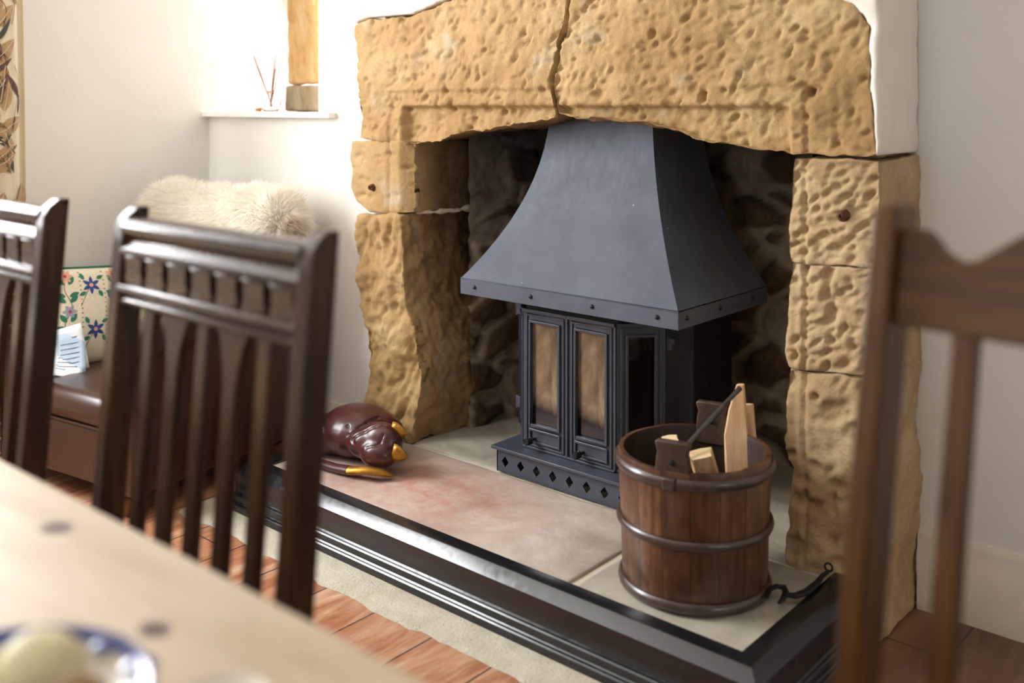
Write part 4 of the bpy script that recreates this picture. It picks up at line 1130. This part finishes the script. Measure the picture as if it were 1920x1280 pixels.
# ------------------------------------------------------------------ curtain
def make_curtain():
    y0, y1 = 1.235, 1.47
    def f(u, v, lift=0):               # u along y, v height
        lift = lift*1.6 + (.002 if lift else 0)
        top = (v-.25)/1.9
        w_ = 1-.16*top
        y = y0+(u-y0)*1.0; y = y0 + (u-y0)*w_
        k = (u-y0)/(y1-y0)
        x = -3.42 + .035*sin(k*11+.6) + .010*sin(k*23+v*1.1) + .012*sin(v*2.2+k*5)
        return Vector((x+lift, y, v))
    mb = MB(); NU, NV = 110, 40
    vs = [f(y0+(y1-y0)*i/NU, .25+1.95*j/NV) for j in range(NV+1) for i in range(NU+1)]
    mb.add(vs, [(j*(NU+1)+i, j*(NU+1)+i+1, (j+1)*(NU+1)+i+1, (j+1)*(NU+1)+i) for j in range(NV) for i in range(NU)])
    c = mb.build('curtain', M['curtain'], ang=180, weld=False)
    md = c.modifiers.new('s', 'SOLIDIFY'); md.thickness = .002; md.offset = -1
    tag(c, 'cream curtain with a printed leaf pattern hanging at the left wall window', 'curtain')
    mb = MB(); rn = random.Random(12)
    for k in range(110):
        u = rn.uniform(y0+.01, y1-.02); v = rn.uniform(.4, 2.1)
        t = rn.choice((0, 0, 0, 1, 2, 3)); a = rn.uniform(.5, 2.6)
        L = rn.uniform(.07, .13); W_ = L*(.24 if t == 0 else .1)
        if y0 < u+L*cos(a) < y1-.012:
            leaf(mb, f, u, v, L, W_, a, t, .0016+.0001*(k % 5))
            vine(mb, f, [(u, v), (u+L*.5*cos(a), v+L*.5*sin(a)), (u+L*.95*cos(a), v+L*.95*sin(a))], .0009, 5 if t == 0 else 4, .0026)
    for k in range(26):
        u = rn.uniform(y0+.04, y1-.04); v = rn.uniform(.4, 2.0)
        vine(mb, f, [(u, v), (u+.01, v+.06), (u+rn.uniform(-.03, .03), v+.13), (u+rn.uniform(-.04, .04), v+.2)], .0011, 4, .0022)
    mb.build('leaf_print', [M['c_beige'], M['c_olive'], M['c_teal'], M['c_plum'], M['c_line'], M['curtain']], c, weld=False, ang=180)
make_curtain()

# ------------------------------------------------------------------ reed diffuser and cork on the sill
p = at(508, 208, Y=YB+.13); p.z = 1.1805
df = empty('reed_diffuser', tuple(p), 0, 'round clear glass reed diffuser with thin orange reeds on the window sill', 'diffuser')
MB().lathe([(0, .0), (.025, .0), (.036, .010), (.042, .030), (.040, .048), (.028, .064), (.014, .070), (.012, .074), (.012, .084), (.0095, .084), (.0095, .073), (.025, .061), (.037, .046), (.039, .030), (.033, .012), (.022, .003), (0, .003)], (0, 0, 0), 28).build('bottle', M['glass'], df)
MB().lathe([(.0125, .074), (.014, .076), (.014, .080), (.0125, .082)], (0, 0, 0), 20).build('collar', M['peach'], df)
for tx, ty in ((477, 106), (482, 104), (516, 100), (522, 102), (528, 108), (519, 128)):
    q = at(tx, ty, Y=YB+.13)-p; base_ = Vector((q.x*-.08, .0, .02))
    MB().tube([base_, q+Vector((0, random.uniform(-.02, .02), 0))], .0019, 6).build('reed', M['reed'], df)
q = at(484, 203, Y=YB+.11); q.z = 1.188
o = MB().lathe([(0, -.012), (.006, -.012), (.008, .012), (0, .012)], (0, 0, 0), 14, 'x').build('cork_stopper', M['cork'])
o.location = q; tag(o, 'small amber cork lying on the sill just left of the diffuser', 'cork')

# ------------------------------------------------------------------ dining table and things on it
tb = empty('dining_table', (-.9+.008, .1-.004, 0), .019, 'scrubbed pine dining table with dark knots in the foreground', 'table')
o = MB().box((-1.7, -.40, .722), (1.55, .443, .75)).build('tabletop', M['table'], tb, bevel=.004)
# tabletop material uses world coordinates: keep its mesh origin at the world origin
for v in o.data.vertices: v.co += Vector((-.9, .1, 0))
o.location = (.9, -.1, 0)
MB().box((-1.55, .34, .62), (1.40, .365, .722)).box((-1.55, -.32, .62), (1.40, -.295, .722)).box((-1.55, -.32, .62), (-1.525, .365, .722)).box((1.375, -.32, .62), (1.40, .365, .722)).build('apron', M['table'], tb)
for x in (-1.54, 1.39):
    for y in (-.30, .35):
        MB().lathe([(0, 0), (.022, 0), (.026, .06), (.030, .3), (.036, .5), (.030, .54), (.042, .56), (.042, .62), (.042, .70), (0, .70)], (x, y, .0), 18).build('leg', M['table'], tb)
bp = Vector((-.356*CY-.668*SY, -.356*SY+.668*CY, .7505))
R0 = .107
bw = empty('patterned_bowl', tuple(bp), 0, 'cream bowl with a blue patterned rim at the near corner of the table', 'bowl')
MB().lathe([(0, .004), (.045, .0), (.050, .0), (.052, .006), (.075, .016), (.095, .030), (R0, .042), (R0+.002, .045), (R0-.002, .0455), (.090, .034), (.070, .021), (.045, .011), (0, .010)], (0, 0, 0), 48).build('dish', M['china'], bw)
mb = MB().lathe([(R0+.0022, .0455), (R0-.001, .0470), (R0-.005, .0455), (.099, .0412), (.097, .0390)], (0, 0, 0), 48)
for k in range(14):
    a = 2*pi*k/14; mb.ball((.1035*cos(a), .1035*sin(a), .0405), .009, 8, 6, (1.5, 1.5, .35))
mb.build('blue_band', M['china_blue'], bw)
lumps = [((-.012, .045, .044), (.036, .030, .032), 'cream_lump', 'pale cream rounded piece in the middle of the patterned bowl'), ((.050, .040, .040), (.020, .026, .028), 'golden_lump', 'golden brown husk in the bowl, right of the pale piece'),
         ((.055, -.005, .036), (.022, .024, .024), 'brown_lump', 'dark brown husk nearest the right rim of the bowl'), ((.015, -.015, .040), (.026, .024, .026), 'brown_lump', 'brown husk in the bowl in front of the pale piece'), ((-.05, -.02, .038), (.030, .028, .025), 'cream_lump', 'smaller cream piece at the near left of the bowl')]
for c, sc, m_, lab in lumps:
    mb = MB().ball((0, 0, 0), 1, 18, 12, sc)
    mb.v = [tuple(Vector(v)*(1+.12*noise.noise(Vector(v)*60))) for v in mb.v]
    o = mb.build('dried_husk' if m_ != 'cream_lump' else 'cream_shell', M[m_]); o.location = bp+Vector(c); tag(o, lab, 'bowl filler')
sp_ = Vector((-.2157*CY-.738*SY, -.2157*SY+.738*CY, .7505))
o = MB().lathe([(0, .003), (.02, 0), (.024, 0), (.026, .004), (.036, .010), (.035, .011), (.022, .006), (0, .005)], (0, 0, 0), 36).build('small_dish', M['china']); o.location = sp_
tag(o, 'small white dish at the bottom edge of the table, right of the bowl', 'dish')

# ------------------------------------------------------------------ dark dining chairs
def lean(z, k=.085, z0=.45): return (z-z0)*k if z > z0 else (z0-z)*.10
def dining_chair(loc, rz, label, group):
    c = empty('dining_chair', loc, rz, label, 'chair', group)
    W2 = .2215; Y0 = -.052        # front face of the post at z=.45
    for s in (-1, 1):
        mb = MB(); vs = []
        zs = [0, .15, .3, .45, .6, .75, .9, 1.00, 1.025, 1.040, 1.049, 1.052]
        for z in zs:
            y = Y0+lean(z); dpt = .040
            fr_ = 0
            if z > 1.02: fr_ = .024*((z-1.02)/.032)**2.2     # rounded front of the top
            for (dx_, dy_) in ((-.0145, fr_), (.0145, fr_), (.0145, dpt), (-.0145, dpt)): vs.append((s*W2+dx_, y+dy_, z))
        fcs = [(4*k+i, 4*k+(i+1) % 4, 4*k+4+(i+1) % 4, 4*k+4+i) for k in range(len(zs)-1) for i in range(4)]
        fcs += [(3, 2, 1, 0), tuple(4*(len(zs)-1)+i for i in range(4))]
        mb.add(vs, fcs); mb.build('back_post', M['chair'], c, bevel=.004, ang=35)
    # crest: moulded rail + arcade of little arches + bead
    xi = W2-.0145
    def rail(prof, nm, mt):
        vs = []; n = len(prof)
        for x in (-xi-.006, xi+.006):
            for dy_, z in prof: vs.append((x, Y0+lean(z)+.006+dy_, z))
        MB().add(vs, [tuple(range(n)), tuple(range(2*n-1, n-1, -1))]+[(i, (i+1) % n, (i+1) % n+n, i+n) for i in range(n)]).build(nm, mt, c, bevel=.0015, ang=30)
    rail([(.004, 1.038), (-.004, 1.034), (-.008, 1.026), (-.006, 1.016), (.0, 1.011), (.003, 1.006), (-.001, .999), (-.006, .994), (-.007, .988), (-.002, .984), (.012, .984), (.024, .984), (.024, 1.038)], 'top_rail', M['chair_rail'])
    rail([(.0, .945), (-.006, .942), (-.008, .935), (-.004, .929), (.001, .926), (-.003, .922), (-.003, .916), (.003, .913), (.024, .913), (.024, .945)], 'lower_rail', M['chair_rail'])
    nb = 7; pw = 2*xi/nb
    for i in range(nb):
        xc = -xi+pw*(i+.5); hw = pw/2-.0075
        y = Y0+lean(.965)+.004
        ang_ = [(xc-hw, .944), (xc+hw, .944), (xc+hw+.004, .950), (xc+hw, .957), (xc+hw, .976), (xc+hw+.005, .985), (xc-hw-.005, .985), (xc-hw, .976), (xc-hw, .957), (xc-hw-.004, .950)]
        mb = MB().prism(ang_, y, y+.020)
        mb.build('arcade_block', M['chair_rail'], c, bevel=.002)
    MB().box((-xi, Y0+lean(.965)+.019, .943), (xi, Y0+lean(.965)+.023, .986)).build('backing_strip', M['chair_rail'], c)
    for i in range(5):
        x = -xi + 2*xi*(i+1)/6
        mb = MB(); zs = [.47, .6, .75, .84, .87, .89, .905, .916]
        vs = []
        for z in zs:
            hw = .0125
            if i in (1, 3): hw = .0135+max(0, z-.83)/.086*.0
            if i in (1, 3) and z > .83: hw = .0135+.022*((z-.83)/.086)**2
            y = Y0+lean(z)+.012
            for dx_, dy_ in ((-hw, 0), (hw, 0), (hw, .015), (-hw, .015)): vs.append((x+dx_, y+dy_, z))
        fcs = [(4*k+q, 4*k+(q+1) % 4, 4*k+4+(q+1) % 4, 4*k+4+q) for k in range(len(zs)-1) for q in range(4)]+[(3, 2, 1, 0), tuple(4*(len(zs)-1)+q for q in range(4))]
        mb.add(vs, fcs); mb.build('slat', M['chair'], c, bevel=.002, ang=30)
    rail([(0, .475), (0, .50), (.024, .50), (.024, .475)], 'bottom_rail', M['chair_rail'])
    MB().box((-.235, -.44, .445), (.235, -.035, .475)).build('seat', M['chair_rail'], c, bevel=.008)
    MB().box((-.21, -.42, .39), (.21, -.40, .445)).box((-.22, -.42, .39), (-.20, -.05, .445)).box((.20, -.42, .39), (.22, -.05, .445)).build('seat_frame', M['chair_rail'], c)
    for s in (-1, 1):
        MB().lathe([(0, 0), (.014, 0), (.018, .05), (.02, .2), (.024, .36), (.018, .38), (.026, .40), (.026, .445), (0, .445)], (s*.205, -.405, 0), 16).build('front_leg', M['chair'], c)
        MB().box((s*.212-.009, -.40, .16), (s*.212+.009, -.03, .185)).build('stretcher', M['chair_rail'], c)
    return c
yb = .672+.0
dc = dining_chair((-1.1745, .725, 0), 0, 'dark oak dining chair with its whole arcaded top rail in view, at the table', 'dark dining chairs')
def copy_tree(o, parent=None):
    c = o.copy(); COL.objects.link(c); c.parent = parent
    for ch in [x for x in bpy.data.objects if x.parent == o and x != c]: copy_tree(ch, c)
    return c
d2 = copy_tree(dc); d2.location = (-1.8315, .705, 0)
d2['label'] = 'dark oak dining chair at the left edge of the picture, cut off by it'

# ------------------------------------------------------------------ lighter oak chair on the right
def oak_chair():
    RZ = -radians(7.6)
    cpos = bpt(1680, 385, 1.008)               # front corner of the left post at its top
    ux = Vector((cos(RZ), sin(RZ), 0)); uy = Vector((-sin(RZ), cos(RZ), 0))
    k = .17; ZT = 1.10
    yoff = -( (ZT-.45)*k )
    org = cpos + ux*.21 + uy*yoff; org.z = 0     # origin: centre of the back, at the level of the seat
    c = empty('oak_dining_chair', tuple(org), RZ, 'mid brown oak chair with a shaped crest rail at the right edge of the picture', 'chair')
    def ly(z): return (z-.45)*k if z > .45 else (.45-z)*.12
    for s in (-1, 1):
        x0_, x1_ = (-.21-.026, -.21) if s < 0 else (.21, .236)
        zs = [0, .2, .45, .6, .8, 1.0, 1.075, 1.092, 1.10]; vs = []
        for z in zs:
            y = ly(z); e = .004 if z > 1.095 else 0
            for x, dy_ in ((x0_+e, e), (x1_-e, e), (x1_-e, .052-e), (x0_+e, .052-e)): vs.append((x, y+dy_, z))
        fcs = [(4*q+i, 4*q+(i+1) % 4, 4*q+4+(i+1) % 4, 4*q+4+i) for q in range(len(zs)-1) for i in range(4)]+[(3, 2, 1, 0), tuple(4*(len(zs)-1)+i for i in range(4))]
        MB().add(vs, fcs).build('back_post', M['oak'], c, bevel=.004, ang=35)
    top = [(0, 1.072), (.012, 1.076), (.024, 1.075), (.034, 1.066), (.044, 1.055), (.058, 1.048), (.075, 1.051), (.10, 1.068), (.123, 1.084), (.15, 1.098), (.18, 1.106), (.21, 1.108)]
    up = [(-.21+x, z) for x, z in top]; up += [(-x, z) for x, z in up[-2::-1]]
    n = len(up); vs = []
    for x, z in up: vs += [(x, ly(.98)+.014, .980), (x, ly(z)+.014, z), (x, ly(z)+.036, z), (x, ly(.98)+.036, .980)]
    fcs = [(4*i+j, 4*i+4+j, 4*i+4+(j+1) % 4, 4*i+(j+1) % 4) for i in range(n-1) for j in range(4)]+[(0, 1, 2, 3), tuple(4*(n-1)+j for j in (3, 2, 1, 0))]
    MB().add(vs, fcs).build('crest_rail', M['oak_rail'], c, bevel=.003, ang=35)
    for i in range(4):
        x = -.21+.070+.0935*i
        vs = []
        for z in (.47, .7, .982): vs += [(x-.012, ly(z)+.014, z), (x+.012, ly(z)+.014, z), (x+.012, ly(z)+.034, z), (x-.012, ly(z)+.034, z)]
        fcs = [(4*q+j, 4*q+(j+1) % 4, 4*q+4+(j+1) % 4, 4*q+4+j) for q in range(2) for j in range(4)]+[(3, 2, 1, 0), (8, 9, 10, 11)]
        MB().add(vs, fcs).build('slat', M['oak'], c, bevel=.003, ang=35)
    MB().box((-.21, .008, .46), (.21, .034, .50)).build('bottom_rail', M['oak_rail'], c, bevel=.003)
    MB().box((-.225, -.40, .42), (.225, .01, .45)).build('seat', M['oak_rail'], c, bevel=.008)
    for s in (-1, 1):
        MB().box((s*.19-.018, -.39, 0), (s*.19+.018, -.355, .42)).build('front_leg', M['oak'], c, bevel=.004)
        MB().box((s*.205-.008, -.36, .15), (s*.205+.008, .04, .175)).build('stretcher', M['oak_rail'], c)
oak_chair()
